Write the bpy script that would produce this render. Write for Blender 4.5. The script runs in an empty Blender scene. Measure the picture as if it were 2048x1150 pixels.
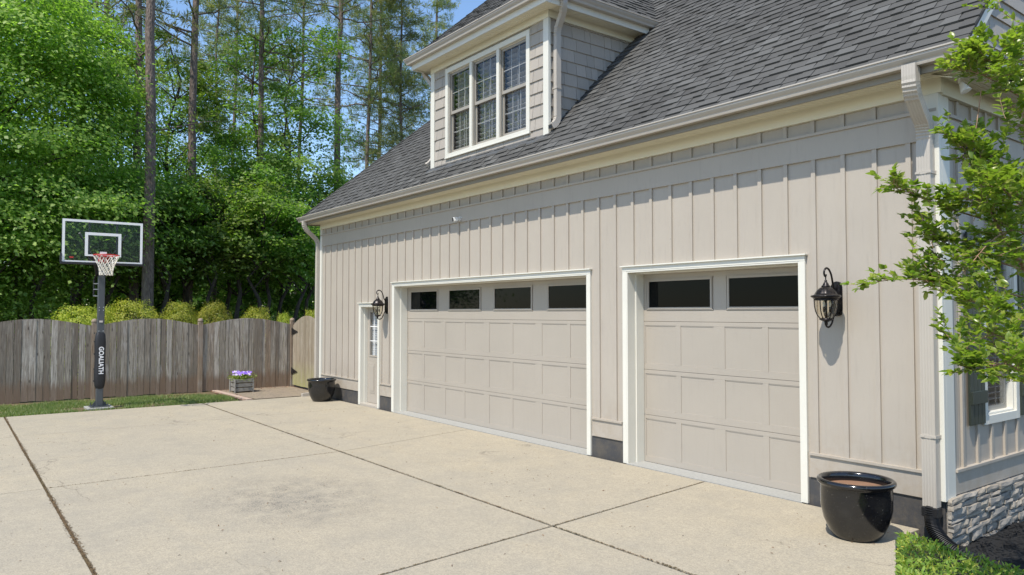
import bpy, math, random
import numpy as np
from mathutils import Vector, Matrix

# ------------------------------------------------------------------ scene set-up
sc = bpy.context.scene
COL = sc.collection
CAM = np.array([3.101, -7.299, 2.0])
cd = bpy.data.cameras.new('camera'); cam = bpy.data.objects.new('camera', cd); COL.objects.link(cam)
cd.sensor_width = 36; cd.lens = 26.33; cd.clip_start = .05; cd.clip_end = 1500
cam.location = CAM
cam.rotation_euler = (math.radians(91.95), 0, math.radians(52.874))
sc.camera = cam

SUNV = Vector((.30, -1.0, 1.65)).normalized()
w = bpy.data.worlds.new('World'); sc.world = w; w.use_nodes = True
nt = w.node_tree; nt.nodes.clear()
sky = nt.nodes.new('ShaderNodeTexSky'); sky.sky_type = 'NISHITA'; sky.sun_disc = False
sky.sun_elevation = math.asin(SUNV.z); sky.sun_rotation = math.atan2(SUNV.x, SUNV.y)
sky.air_density = 1.0; sky.dust_density = .3; sky.ozone_density = 2.5
bg = nt.nodes.new('ShaderNodeBackground'); bg.inputs[1].default_value = .13
wo = nt.nodes.new('ShaderNodeOutputWorld')
hs = nt.nodes.new('ShaderNodeHueSaturation'); hs.inputs['Saturation'].default_value = 1.05
nt.links.new(sky.outputs[0], hs.inputs['Color']); nt.links.new(hs.outputs[0], bg.inputs[0]); nt.links.new(bg.outputs[0], wo.inputs[0])
sl = bpy.data.lights.new('sun', 'SUN'); sun = bpy.data.objects.new('sun', sl); COL.objects.link(sun)
sl.energy = 3.25; sl.angle = math.radians(.5); sl.color = (1, .94, .84)
sun.rotation_euler = SUNV.to_track_quat('Z', 'Y').to_euler()
sun.location = (0, -20, 30)
sc.view_settings.view_transform = 'Standard'; sc.view_settings.look = 'None'
sc.view_settings.exposure = .80; sc.view_settings.gamma = 1
sc.cycles.max_bounces = 7; sc.cycles.transparent_max_bounces = 12
sc.cycles.transmission_bounces = 6; sc.cycles.diffuse_bounces = 4

# ------------------------------------------------------------------ helpers
def lin(c):
    return tuple((x/12.92 if x <= .04045 else ((x+.055)/1.055)**2.4) for x in c)

class Mat:
    """small node builder"""
    def __init__(s, name, col=(.5, .5, .5), rough=.6, metal=0., spec=.5):
        s.m = bpy.data.materials.new(name); s.m.use_nodes = True
        s.t = s.m.node_tree; s.b = s.t.nodes['Principled BSDF']
        s.out = s.t.nodes['Material Output']
        s.b.inputs['Base Color'].default_value = (*col, 1); s.b.inputs['Roughness'].default_value = rough
        s.b.inputs['Metallic'].default_value = metal; s.b.inputs['Specular IOR Level'].default_value = spec
        s.c = None; s.col = col
        s.co = s.t.nodes.new('ShaderNodeTexCoord').outputs['Object']
    def n(s, ty, **kw):
        x = s.t.nodes.new(ty)
        for k, v in kw.items(): setattr(x, k, v)
        return x
    def link(s, a, b): s.t.links.new(a, b)
    def mapping(s, scale=(1, 1, 1), src=None):
        m = s.n('ShaderNodeMapping'); m.inputs['Scale'].default_value = scale
        s.link(src or s.co, m.inputs[0]); return m.outputs[0]
    def noise(s, scale, detail=4, vec=None, rough=.55, dist=0):
        x = s.n('ShaderNodeTexNoise'); x.inputs['Scale'].default_value = scale
        x.inputs['Detail'].default_value = detail; x.inputs['Roughness'].default_value = rough
        x.inputs['Distortion'].default_value = dist
        s.link(vec or s.co, x.inputs['Vector']); return x.outputs['Fac']
    def ramp(s, fac, stops, interp='LINEAR'):
        r = s.n('ShaderNodeValToRGB'); e = r.color_ramp.elements; r.color_ramp.interpolation = interp
        while len(e) < len(stops): e.new(.5)
        for el, (p, c) in zip(e, stops):
            el.position = p; el.color = (*c, 1) if len(c) == 3 else c
        s.link(fac, r.inputs[0]); return r.outputs[0]
    def g(s, fac, a, b, lo=0., hi=1.):
        return s.ramp(fac, [(a, (lo,)*3), (b, (hi,)*3)])
    def mix(s, fac, a, b, mode='MIX'):
        x = s.n('ShaderNodeMix', data_type='RGBA', blend_type=mode)
        for v, i in ((fac, 0), (a, 6), (b, 7)):
            if isinstance(v, (int, float)): x.inputs[i].default_value = v
            elif isinstance(v, tuple): x.inputs[i].default_value = (*v, 1)
            else: s.link(v, x.inputs[i])
        return x.outputs[2]
    def attr(s, name='tone'):
        x = s.n('ShaderNodeAttribute', attribute_name=name); return x.outputs['Fac']
    def base(s, c): s.link(c, s.b.inputs['Base Color']); s.c = c; return s
    def rough(s, c): s.link(c, s.b.inputs['Roughness']); return s
    def bump(s, h, strength=.3, dist=.01):
        x = s.n('ShaderNodeBump'); x.inputs['Strength'].default_value = strength; x.inputs['Distance'].default_value = dist
        s.link(h, x.inputs['Height']); s.link(x.outputs[0], s.b.inputs['Normal']); return s

def sc3(c, k): return tuple(min(1, x*k) for x in c)

class MB:
    """mesh collector"""
    def __init__(s): s.v = []; s.f = []; s.tone = []
    def add(s, vs, fs, tone=0.):
        o = len(s.v); s.v.extend([tuple(v) for v in vs])
        for f in fs: s.f.append([o+i for i in f]); s.tone.append(tone)
        return s
    def box(s, x0, x1, y0, y1, z0, z1, tone=0., M=None):
        vs = [(x, y, z) for z in (z0, z1) for y in (y0, y1) for x in (x0, x1)]
        if M is not None: vs = [M @ Vector(v) for v in vs]
        return s.add(vs, [(0, 2, 3, 1), (4, 5, 7, 6), (0, 1, 5, 4), (2, 6, 7, 3), (0, 4, 6, 2), (1, 3, 7, 5)], tone)
    def poly(s, pts, tone=0.): return s.add(pts, [tuple(range(len(pts)))], tone)
    def prism(s, pts, off, tone=0.):
        """closed polygon pts extruded by vector off"""
        n = len(pts); off = Vector(off); a = [Vector(p) for p in pts]; b = [p+off for p in a]
        nrm = Vector((0, 0, 0))
        for i in range(n): nrm += a[i].cross(a[(i+1) % n])
        bot, top = tuple(range(n)), tuple(range(2*n-1, n-1, -1))
        sides = [(i, i+n, (i+1) % n+n, (i+1) % n) for i in range(n)]
        fs = [bot, top]+sides
        if nrm.dot(off) > 0: fs = [tuple(reversed(f)) for f in fs]
        return s.add(a+b, fs, tone)
    def tube(s, path, r, n=8, tone=0., cap=True, closed=False):
        path = [Vector(p) for p in path]; m = len(path)
        rs = r if isinstance(r, (list, tuple)) else [r]*m
        o = len(s.v); up = None
        for i, p in enumerate(path):
            if closed: t = (path[(i+1) % m]-path[i-1])
            else: t = (path[min(i+1, m-1)]-path[max(i-1, 0)])
            if t.length < 1e-9: t = Vector((0, 0, 1))
            t.normalize()
            if up is None:
                up = Vector((0, 0, 1)) if abs(t.z) < .9 else Vector((1, 0, 0))
            a = up-t*up.dot(t); a.normalize(); up = a; b = t.cross(a)
            for k in range(n):
                th = 2*math.pi*k/n
                s.v.append(tuple(p+(a*math.cos(th)+b*math.sin(th))*rs[i]))
        for i in range(m if closed else m-1):
            i2 = (i+1) % m
            for k in range(n):
                s.f.append([o+i*n+k, o+i*n+(k+1) % n, o+i2*n+(k+1) % n, o+i2*n+k]); s.tone.append(tone)
        if cap and not closed:
            s.f.append([o+k for k in range(n)][::-1]); s.tone.append(tone)
            s.f.append([o+(m-1)*n+k for k in range(n)]); s.tone.append(tone)
        return s
    def lathe(s, prof, c=(0, 0, 0), n=32, tone=0., flute=0, fa=0.):
        o = len(s.v); m = len(prof)
        for (r, z) in prof:
            for k in range(n):
                th = 2*math.pi*k/n; rr = r*(1+fa*math.cos(flute*th)) if flute else r
                s.v.append((c[0]+rr*math.cos(th), c[1]+rr*math.sin(th), c[2]+z))
        for i in range(m-1):
            for k in range(n):
                s.f.append([o+i*n+k, o+i*n+(k+1) % n, o+(i+1)*n+(k+1) % n, o+(i+1)*n+k]); s.tone.append(tone)
        return s
    def sweep(s, prof, path, up=(0, 0, 1), tone=0., cap=True):
        """profile (a,b) swept along path; a = side (t x up), b = up; mitred corners for horizontal paths"""
        path = [Vector(p) for p in path]; up = Vector(up); o = len(s.v); n = len(prof); m = len(path)
        for i, p in enumerate(path):
            d0 = (path[i]-path[i-1]).normalized() if i > 0 else None
            d1 = (path[i+1]-path[i]).normalized() if i < m-1 else None
            if d0 is None: d0 = d1
            if d1 is None: d1 = d0
            s0 = d0.cross(up).normalized(); s1 = d1.cross(up).normalized()
            sd = (s0+s1).normalized(); sd = sd/max(.2, sd.dot(s0))
            u0 = s0.cross(d0).normalized(); u1 = s1.cross(d1).normalized()
            uu = (u0+u1).normalized(); uu = uu/max(.2, uu.dot(u0))
            for (a, b) in prof: s.v.append(tuple(p+sd*a+uu*b))
        for i in range(m-1):
            for k in range(n):
                s.f.append([o+i*n+k, o+(i+1)*n+k, o+(i+1)*n+(k+1) % n, o+i*n+(k+1) % n]); s.tone.append(tone)
        if cap:
            s.f.append([o+k for k in range(n)]); s.tone.append(tone)
            s.f.append([o+(m-1)*n+k for k in range(n)][::-1]); s.tone.append(tone)
        return s
    def build(s, name, mat, parent=None, smooth=False, bevel=0., recalc=False):
        me = bpy.data.meshes.new(name); me.from_pydata(s.v, [], s.f)
        if recalc:
            import bmesh
            b = bmesh.new(); b.from_mesh(me); bmesh.ops.recalc_face_normals(b, faces=b.faces); b.to_mesh(me); b.free()
        a = me.attributes.new('tone', 'FLOAT', 'FACE'); a.data.foreach_set('value', s.tone)
        if smooth: me.polygons.foreach_set('use_smooth', [True]*len(me.polygons))
        me.materials.append(mat); me.update()
        o = bpy.data.objects.new(name, me); COL.objects.link(o)
        if bevel:
            bv = o.modifiers.new('bevel', 'BEVEL'); bv.width = bevel; bv.segments = 2; bv.limit_method = 'ANGLE'
        if smooth == 'auto' or smooth is True and bevel:
            pass
        if parent is not None: o.parent = parent
        return o

def mesh_np(name, V, F, mat, parent=None, tone=None, smooth=False):
    """V (n,3), F (m,k) arrays"""
    me = bpy.data.meshes.new(name); n, (m, k) = len(V), F.shape
    me.vertices.add(n); me.vertices.foreach_set('co', V.astype(np.float32).ravel())
    me.loops.add(m*k); me.loops.foreach_set('vertex_index', F.astype(np.int32).ravel())
    me.polygons.add(m); me.polygons.foreach_set('loop_start', np.arange(0, m*k, k, dtype=np.int32))
    if smooth: me.polygons.foreach_set('use_smooth', np.ones(m, dtype=bool))
    me.update(calc_edges=True)
    if tone is not None:
        a = me.attributes.new('tone', 'FLOAT', 'FACE'); a.data.foreach_set('value', tone.astype(np.float32))
    me.materials.append(mat)
    o = bpy.data.objects.new(name, me); COL.objects.link(o)
    if parent is not None: o.parent = parent
    return o

def empty(name, loc=(0, 0, 0), rz=0):
    o = bpy.data.objects.new(name, None); COL.objects.link(o); o.location = loc; o.rotation_euler = (0, 0, rz)
    o.empty_display_size = .2; return o
def tag(o, label=None, cat=None, group=None, kind=None):
    if label: o['label'] = label
    if cat: o['category'] = cat
    if group: o['group'] = group
    if kind: o['kind'] = kind
    return o
def struct(o): o['kind'] = 'structure'; return o
def copy_thing(root, loc, rz=0, scale=1., label=None):
    r = root.copy(); COL.objects.link(r); r.location = loc; r.rotation_euler = (0, 0, rz)
    r.scale = (scale,)*3 if isinstance(scale, (int, float)) else scale
    if label: r['label'] = label
    for ch in list(root.children):
        c = ch.copy(); COL.objects.link(c); c.parent = r
        for g in list(ch.children):
            d = g.copy(); COL.objects.link(d); d.parent = c
    return r

# ------------------------------------------------------------------ materials
def paint(name, col, rough=.55, vary=.06, bump=.12, grain=(1, 1, 1), gs=60, streak=0.):
    m = Mat(name, col, rough)
    n1 = m.noise(1.3, 5); n2 = m.noise(gs, 3, m.mapping(grain))
    c = m.mix(m.g(n1, .3, .7), sc3(col, 1-vary), sc3(col, 1+vary*.6))
    c = m.mix(m.g(n2, .35, .65, 0, .25), c, sc3(col, 1-vary*1.5))
    if name in ('siding_paint', 'foundation_grey_paint'):      # rain-splashed dirt low on the wall and a few nail heads
        sp = m.n('ShaderNodeSeparateXYZ'); m.link(m.co, sp.inputs[0])
        k = m.mix(1., m.g(sp.outputs[2], .05, .95, .75, 0), m.g(m.noise(5, 6, rough=.75), .42, .68), 'MULTIPLY')
        c = m.mix(k, c, (.30, .235, .16) if name == 'siding_paint' else (.12, .10, .075))
        vn = m.n('ShaderNodeTexVoronoi'); vn.inputs['Scale'].default_value = 2.6; m.link(m.co, vn.inputs['Vector'])
        c = m.mix(m.g(vn.outputs['Distance'], .018, .026, .5, 0), c, sc3(col, .5))
    if streak:
        n3 = m.noise(7, 5, m.mapping((3., 3., .35)))
        c = m.mix(m.g(n3, .55, .75, 0, streak), c, sc3(col, .62))
    m.base(c); m.bump(n2, bump, .004); return m.m

SIDING = (.402, .357, .300)
M_siding = paint('siding_paint', SIDING, .55, .05, .3, (1, 1, .12), 90, streak=.22)
M_door = paint('garage_door_paint', (.372, .332, .280), .42, .04, .2, (.15, 1, 1), 120, streak=.10)
M_trim = paint('white_trim_paint', (.66, .64, .565), .45, .04, .1, gs=40, streak=.10)
M_cream = paint('cream_soffit_paint', (.72, .685, .55), .5, .04, .08)
M_gutter = paint('gutter_enamel', (.43, .39, .335), .32, .05, .03, (1, .2, 1), 8, streak=.12)
M_skirt = paint('foundation_grey_paint', (.055, .055, .058), .6, .12, .5, gs=45)
M_white = paint('white_vinyl', (.80, .80, .78), .35, .02, .02)
M_sash = paint('taupe_sash', (.31, .285, .245), .4, .04, .05)
M_shutter = paint('dark_green_paint', (.028, .036, .026), .5, .2, .3, (1, 1, .1), 60)
M_black = Mat('black_metal', (.018, .017, .018), .38, .3).m
def _bronze():
    m = Mat('bronze_black_metal', (.02, .018, .018), .33, .6)
    n = m.noise(60, 4); m.base(m.mix(m.g(n, .45, .75), (.014, .013, .014), (.05, .04, .038))); m.bump(n, .3, .002); return m.m
M_bronze = _bronze()
M_plastic = Mat('black_plastic', (.012, .012, .013), .5).m
M_steel = Mat('zinc_bolt', (.6, .6, .62), .35, .9).m

def glass_dark():
    m = Mat('dark_window_glass', (.003, .004, .004), .03, 0, .09); return m.m
M_dglass = glass_dark()
def clear_glass(name, tint=(1, 1, 1), rough=0., ior=1.45, wav=0.):
    m = Mat(name, tint, rough); t = m.t
    tr = m.n('ShaderNodeBsdfTransparent'); tr.inputs[0].default_value = (*tint, 1)
    gl = m.n('ShaderNodeBsdfGlossy'); gl.inputs['Roughness'].default_value = rough+.01
    ge = m.n('ShaderNodeNewGeometry'); vd = m.n('ShaderNodeVectorMath', operation='DOT_PRODUCT'); m.link(ge.outputs['Incoming'], vd.inputs[1])
    ab = m.n('ShaderNodeMath', operation='ABSOLUTE'); m.link(vd.outputs['Value'], ab.inputs[0])
    sb = m.n('ShaderNodeMath', operation='SUBTRACT'); sb.inputs[0].default_value = 1; m.link(ab.outputs[0], sb.inputs[1])
    pw = m.n('ShaderNodeMath', operation='POWER'); pw.inputs[1].default_value = 5; m.link(sb.outputs[0], pw.inputs[0])
    fr = m.n('ShaderNodeMath', operation='MULTIPLY_ADD'); fr.inputs[1].default_value = .95; fr.inputs[2].default_value = ((ior-1)/(ior+1))**2; m.link(pw.outputs[0], fr.inputs[0])
    mx = m.n('ShaderNodeMixShader')
    m.link(fr.outputs[0], mx.inputs[0]); m.link(tr.outputs[0], mx.inputs[1]); m.link(gl.outputs[0], mx.inputs[2])
    if wav:
        b = m.n('ShaderNodeBump'); b.inputs['Strength'].default_value = wav; b.inputs['Distance'].default_value = .02
        m.link(m.noise(25, 3), b.inputs['Height'])
        m.link(b.outputs[0], gl.inputs['Normal']); m.link(b.outputs[0], vd.inputs[0])
    if not wav: m.link(ge.outputs['Normal'], vd.inputs[0])
    m.link(mx.outputs[0], m.out.inputs[0]); return m.m
M_pane = clear_glass('window_glass', (.86, .87, .88))
M_board = clear_glass('backboard_glass', (.95, .975, .96), 0., 1.25)
M_seeded = clear_glass('seeded_lantern_glass', (.93, .9, .82), .03, 1.6, 1.)

def concrete():
    m = Mat('driveway_concrete', (.4, .37, .3), .85)
    big = m.noise(.35, 5, rough=.6); mid = m.noise(2.2, 6, rough=.65); fine = m.noise(70, 3, rough=.7)
    c = m.mix(m.g(big, .35, .65), (.395, .345, .258), (.455, .388, .275))
    c = m.mix(m.g(mid, .46, .70, 0, .5), c, (.305, .275, .218))
    # warm stain drifts
    st = m.noise(.9, 6, m.mapping((.5, 1.3, 1)), .7, 1.2)
    c = m.mix(m.g(st, .54, .74, 0, .5), c, (.46, .38, .25))
    # fine aggregate
    c = m.mix(m.g(fine, .42, .60, 0, .6), c, (.21, .195, .16))
    c = m.mix(m.g(m.noise(26, 5, rough=.75), .44, .66, 0, .55), c, (.225, .20, .155)); c = m.mix(m.g(m.noise(9, 6, m.mapping((1, .6, 1)), .75), .50, .70, 0, .35), c, (.47, .41, .30))
    # dark specks: denser in worn patches
    vor = m.n('ShaderNodeTexVoronoi'); vor.inputs['Scale'].default_value = 38
    m.link(m.co, vor.inputs['Vector'])
    sp = m.g(vor.outputs['Distance'], .07, .16, 1, 0)
    patch = m.g(m.noise(.55, 4, m.mapping((1, 1, 1)), .6), .44, .60)
    pick = m.g(m.noise(90, 1), .48, .56)
    k = m.mix(1., sp, patch, 'MULTIPLY'); k = m.mix(1., k, pick, 'MULTIPLY')
    c = m.mix(k, c, (.10, .095, .085))
    dk = m.noise(.7, 5, m.mapping((1.2, .8, 1)), .7)
    c = m.mix(m.g(dk, .55, .75, 0, .3), c, (.22, .20, .165))
    # oily, speckled parking patch and faint tyre drag
    gr_ = m.n('ShaderNodeTexGradient', gradient_type='SPHERICAL'); mp = m.n('ShaderNodeMapping'); mp.inputs['Location'].default_value = (3.0, 3.4, 0); mp.inputs['Scale'].default_value = (.62, .8, 1); m.link(m.co, mp.inputs[0]); m.link(mp.outputs[0], gr_.inputs[0])
    pt = m.mix(1., m.g(gr_.outputs[0], .05, .7), m.g(m.noise(3.5, 6, rough=.75), .40, .62), 'MULTIPLY')
    c = m.mix(m.mix(1., pt, m.g(m.noise(55, 2, rough=.8), .44, .56), 'MULTIPLY'), c, (.12, .11, .095))
    # hairline cracks
    ck = m.n('ShaderNodeTexVoronoi', feature='DISTANCE_TO_EDGE'); ck.inputs['Scale'].default_value = .33
    dv = m.n('ShaderNodeVectorMath', operation='ADD'); nv = m.n('ShaderNodeTexNoise'); nv.inputs['Scale'].default_value = 1.5; nv.inputs['Detail'].default_value = 5; m.link(m.co, nv.inputs['Vector']); m.link(m.co, dv.inputs[0]); m.link(nv.outputs['Color'], dv.inputs[1]); m.link(dv.outputs[0], ck.inputs['Vector'])
    c = m.mix(m.mix(1., m.g(ck.outputs['Distance'], .0005, .0022, .7, 0), m.g(m.noise(.4, 2), .52, .6), 'MULTIPLY'), c, (.14, .12, .09))
    m.base(c); m.bump(fine, .35, .004); return m.m
M_conc = concrete()
def smooth_conc():
    m = Mat('apron_concrete', (.42, .42, .4), .8); n = m.noise(30, 5)
    m.base(m.mix(m.g(n, .3, .7), (.27, .27, .255), (.35, .345, .32))); m.bump(n, .2, .003); return m.m
M_apron = smooth_conc()
def dirt(name, a, b, c3, scale=18, bump=.8):
    m = Mat(name, a, .95); n = m.noise(scale, 8, rough=.7); n2 = m.noise(1.2, 4)
    c = m.mix(m.g(n, .35, .65), a, b); c = m.mix(m.g(n2, .45, .65, 0, .7), c, c3); m.base(c); m.bump(n, bump, .02); return m.m
M_soil = dirt('joint_soil', (.085, .055, .028), (.19, .125, .06), (.10, .085, .035), 40)
M_ground = dirt('forest_floor', (.05, .04, .02), (.11, .08, .045), (.045, .06, .02), 6)
M_lawnsoil = dirt('lawn_soil', (.10, .07, .035), (.17, .115, .06), (.09, .10, .035), 25)
M_reddirt = dirt('red_mulch_soil', (.15, .08, .045), (.24, .14, .08), (.12, .08, .05), 60)
M_mulch = dirt('black_mulch', (.004, .004, .004), (.014, .013, .012), (.007, .006, .006), 45, 1.)

def shingle_mat():
    m = Mat('asphalt_shingle', (.1, .1, .1), .95, 0, .2)
    t = m.attr(); fine = m.noise(330, 2, rough=.8); big = m.noise(.7, 4)
    c = m.ramp(t, [(0, (.062, .060, .056)), (.35, (.088, .086, .080)), (.62, (.106, .104, .098)), (.85, (.126, .125, .118)), (1, (.146, .145, .138))])
    c = m.mix(m.g(fine, .38, .62, 0, .55), c, (.05, .05, .05))
    c = m.mix(m.g(big, .4, .7, 0, .25), c, (.16, .16, .155))
    m.base(c); m.bump(fine, .5, .003); return m.m
M_roof = shingle_mat()
def cedar_mat():
    m = Mat('shingle_siding_paint', SIDING, .6); t = m.attr(); g = m.noise(70, 4, m.mapping((1, 1, .1)))
    c = m.ramp(t, [(0, (.335, .30, .255)), (1, (.415, .37, .315))]); c = m.mix(m.g(g, .35, .65, 0, .3), c, (.30, .275, .245))
    m.base(c); m.bump(g, .35, .004); return m.m
M_cedar = cedar_mat()
def fence_mat(name='weathered_wood', stain=1.):
    m = Mat(name, (.2, .18, .15), .85)
    t = m.attr()
    off = m.n('ShaderNodeVectorMath', operation='ADD'); cb = m.n('ShaderNodeCombineXYZ')
    mu = m.n('ShaderNodeMath', operation='MULTIPLY'); mu.inputs[1].default_value = 37.
    m.link(t, mu.inputs[0]); m.link(mu.outputs[0], cb.inputs[2]); m.link(mu.outputs[0], cb.inputs[0])
    m.link(m.co, off.inputs[0]); m.link(cb.outputs[0], off.inputs[1]); v = off.outputs[0]
    gr = m.noise(5, 6, m.mapping((14, 14, .5), v), .7, .8); gr2 = m.noise(2.0, 4, m.mapping((5, 5, .55), v), .6, 1.2)
    c = m.ramp(t, [(0, (.22, .185, .145)), (.3, (.32, .28, .225)), (.6, (.43, .385, .32)), (.85, (.57, .52, .45)), (1, (.32, .235, .16))])
    c = m.mix(m.g(gr, .40, .62, 0, .85), c, (.085, .07, .056))
    c = m.mix(m.g(gr2, .5, .72, 0, .75), c, (.17, .12, .075))
    c = m.mix(m.g(m.noise(3, 4, m.mapping((3, 3, .6), v)), .60, .72, 0, .6), c, (.40, .37, .34))
    # knots
    vo = m.n('ShaderNodeTexVoronoi'); vo.inputs['Scale'].default_value = 2.2; m.link(m.mapping((3.0, 3.0, 1.), v), vo.inputs['Vector'])
    c = m.mix(m.g(vo.outputs['Distance'], .05, .12, .85, 0), c, (.05, .035, .025))
    # ground-splash red clay and algae stains
    sep = m.n('ShaderNodeSeparateXYZ'); m.link(m.co, sep.inputs[0])
    zz = m.n('ShaderNodeMath', operation='ADD'); m.link(sep.outputs[2], zz.inputs[0])
    nn = m.n('ShaderNodeMath', operation='MULTIPLY'); nn.inputs[1].default_value = -.6; m.link(m.noise(3, 4, m.mapping((4, 4, .5))), nn.inputs[0])
    m.link(nn.outputs[0], zz.inputs[1])
    c = m.mix(m.g(zz.outputs[0], -.12, .20, .8*stain, 0), c, (.19, .125, .08))
    m.base(c); m.bump(gr, .5, .006); return m
_f = fence_mat(); M_fence = _f.m
_g = fence_mat('mossy_weathered_wood', .2)
def _moss(m):
    sep = m.n('ShaderNodeSeparateXYZ'); m.link(m.co, sep.inputs[0])
    a = m.g(sep.outputs[2], .02, .75, .85, 0)
    n = m.g(m.noise(2.5, 4, m.mapping((5, 5, .7))), .3, .6)
    c = m.mix(.35, m.c, (.30, .23, .13)); c = m.mix(m.mix(1., a, n, 'MULTIPLY'), c, (.33, .34, .11)); m.base(c)
_moss(_g); M_gate = _g.m
def post_mat():
    m = Mat('cedar_post_wood', (.3, .24, .17), .85); gr = m.noise(4, 6, m.mapping((12, 12, .6)), .7, 1.)
    c = m.mix(m.g(gr, .35, .65), (.33, .26, .19), (.17, .11, .065)); c = m.mix(m.g(m.noise(2, 4), .5, .7, 0, .6), c, (.30, .27, .235))
    m.base(c); m.bump(gr, .4, .005); return m.m
M_post = post_mat()
def bark(name, a, b, sx=6, sz=1.2):
    m = Mat(name, a, .9); n = m.noise(2.2, 6, m.mapping((sx, sx, sz)), .7, .5); vo = m.n('ShaderNodeTexVoronoi'); vo.inputs['Scale'].default_value = 3
    m.link(m.mapping((sx*.8, sx*.8, sz*1.2)), vo.inputs['Vector'])
    c = m.mix(m.g(n, .35, .65), a, b); c = m.mix(m.g(vo.outputs['Distance'], .1, .5, .5, 0), c, sc3(a, .55)); m.base(c); m.bump(vo.outputs['Distance'], .8, .03); return m.m
M_pinebark = bark('pine_bark', (.085, .062, .05), (.23, .18, .15), 9, 2.2)
M_bark = bark('grey_bark', (.035, .028, .022), (.085, .07, .056))
M_myrtle = bark('smooth_tan_bark', (.30, .17, .10), (.42, .28, .19), 20, 3)
def leaf(name, cols, trans=.4, ns=1.1, rough=.45, gloss=.3, fine=9.):
    m = Mat(name, cols[0], rough, 0, gloss)
    oi = m.n('ShaderNodeObjectInfo'); n = m.noise(ns, 3); n2 = m.noise(fine, 2)
    t = m.attr()
    c = m.mix(m.g(n, .38, .62), cols[0], cols[1])
    c = m.mix(m.g(n2, .55, .72, 0, .7), c, cols[2])
    c = m.mix(m.g(t, .0, 1., 0, .9), c, cols[3] if len(cols) > 3 else cols[2])
    hsv = m.n('ShaderNodeHueSaturation'); hsv.inputs['Saturation'].default_value = .90; m.link(c, hsv.inputs['Color'])
    mr = m.n('ShaderNodeMapRange'); mr.inputs[3].default_value = .485; mr.inputs[4].default_value = .515; m.link(oi.outputs['Random'], mr.inputs[0]); m.link(mr.outputs[0], hsv.inputs['Hue'])
    mr2 = m.n('ShaderNodeMapRange'); mr2.inputs[3].default_value = .8; mr2.inputs[4].default_value = 1.25; m.link(oi.outputs['Random'], mr2.inputs[0]); m.link(mr2.outputs[0], hsv.inputs['Value'])
    c = hsv.outputs[0]
    m.base(c)
    tr = m.n('ShaderNodeBsdfTranslucent'); m.link(m.mix(1., c, (1.5, 1.9, .7), 'MULTIPLY'), tr.inputs[0])
    mx = m.n('ShaderNodeMixShader'); mx.inputs[0].default_value = trans
    m.link(m.b.outputs[0], mx.inputs[1]); m.link(tr.outputs[0], mx.inputs[2]); m.link(mx.outputs[0], m.out.inputs[0])
    return m.m
M_leaf = leaf('broadleaf_foliage', [(.10, .185, .024), (.165, .265, .036), (.26, .36, .07), (.38, .46, .11)], .5)  # last, palest colour puts leaf highlights into random clumps
M_leaf2 = leaf('maple_foliage', [(.115, .19, .020), (.18, .27, .030), (.27, .36, .06), (.40, .48, .11)], .5)  # highlights mixed into the leaf colour here too, as the last entry
M_needle = leaf('pine_needles', [(.085, .12, .035), (.13, .165, .045), (.21, .21, .06), (.30, .27, .09)], .35)
M_gold = leaf('golden_shrub_foliage', [(.17, .25, .012), (.31, .34, .014), (.45, .43, .018), (.56, .48, .025)], .3, 3.)
M_hedge = leaf('hedge_foliage', [(.12, .23, .022), (.19, .31, .03), (.27, .36, .04), (.62, .42, .02)], .35, 8.)
M_myrt = leaf('myrtle_foliage', [(.13, .24, .018), (.21, .32, .022), (.31, .41, .04), (.42, .46, .06)], .45, 4., .3, .5, 30)
M_grass = leaf('grass_blades', [(.10, .17, .03), (.15, .21, .045), (.24, .25, .09), (.34, .30, .14)], .3, 2.)

# ------------------------------------------------------------------ ground
def sheet(name, pts, mat, z):
    return struct(MB().poly([(x, y, z) for x, y in pts]).build(name, mat))
gm = MB()
for (x0, x1, z0, z1) in ((-400, -.22, -.12, -.12), (-.22, .1, -.12, -.3), (.1, 400, -.3, -.3)):
    gm.poly([(x0, -400, z0), (x1, -400, z1), (x1, 400, z1), (x0, 400, z0)])
struct(gm.build('ground', M_ground))
# driveway slabs with joints between them
yA, yB = -6.34, -2.70
rowX = [(-14.35, -14.35), (-11.47, -11.54), (-7.02, -7.09), (-2.06, -2.34)]     # cross joints at yA and yB
def slab(mb, q, g=.011, z=0., t=.1):
    c = Vector((sum(p[0] for p in q)/len(q), sum(p[1] for p in q)/len(q)))
    pts = []
    for p in q:
        pts.append((p[0]+(g if p[0] < c.x else -g)*1, p[1]+(g*1.35 if p[1] < c.y else -g*1.35), z))
    mb.prism(pts, (0, 0, -t))
dr = MB()
yW = -.045
cols_far = [-14.35, -11.58, -7.70, -2.67, -.20]       # at the wall (y = 0)
cols_B = [-14.35, -11.54, -7.09, -2.34]
cols_A = [-14.35, -11.47, -6.98, -1.93]
cols_0 = [-14.35, -11.4, -6.8, -1.3]                    # y = -16
for i in range(3): slab(dr, [(cols_B[i], yB), (cols_B[i+1], yB), (cols_far[i+1], yW), (cols_far[i], yW)])
slab(dr, [(-2.34, yB), (.80, yB), (.18, -1.30), (-.20, -.50), (-.20, yW), (-2.67, yW)])
for i in range(3): slab(dr, [(cols_A[i], yA), (cols_A[i+1], yA), (cols_B[i+1], yB), (cols_B[i], yB)])
slab(dr, [(-1.93, yA), (2.50, yA), (.80, yB), (-2.34, yB)])
for i in range(3): slab(dr, [(cols_0[i], -16), (cols_0[i+1], -16), (cols_A[i+1], yA), (cols_A[i], yA)])
slab(dr, [(-1.3, -16), (2.9, -16), (2.50, yA), (-1.93, yA)])
struct(dr.build('driveway', M_conc, bevel=.006))
sheet('driveway_joint_soil', [(-14.34, -16), (2.8, -16), (2.4, yA), (.75, yB), (.1, -1.3), (-.22, -.5), (-.22, -.03), (-14.34, -.03)], M_soil, -.018)
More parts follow.
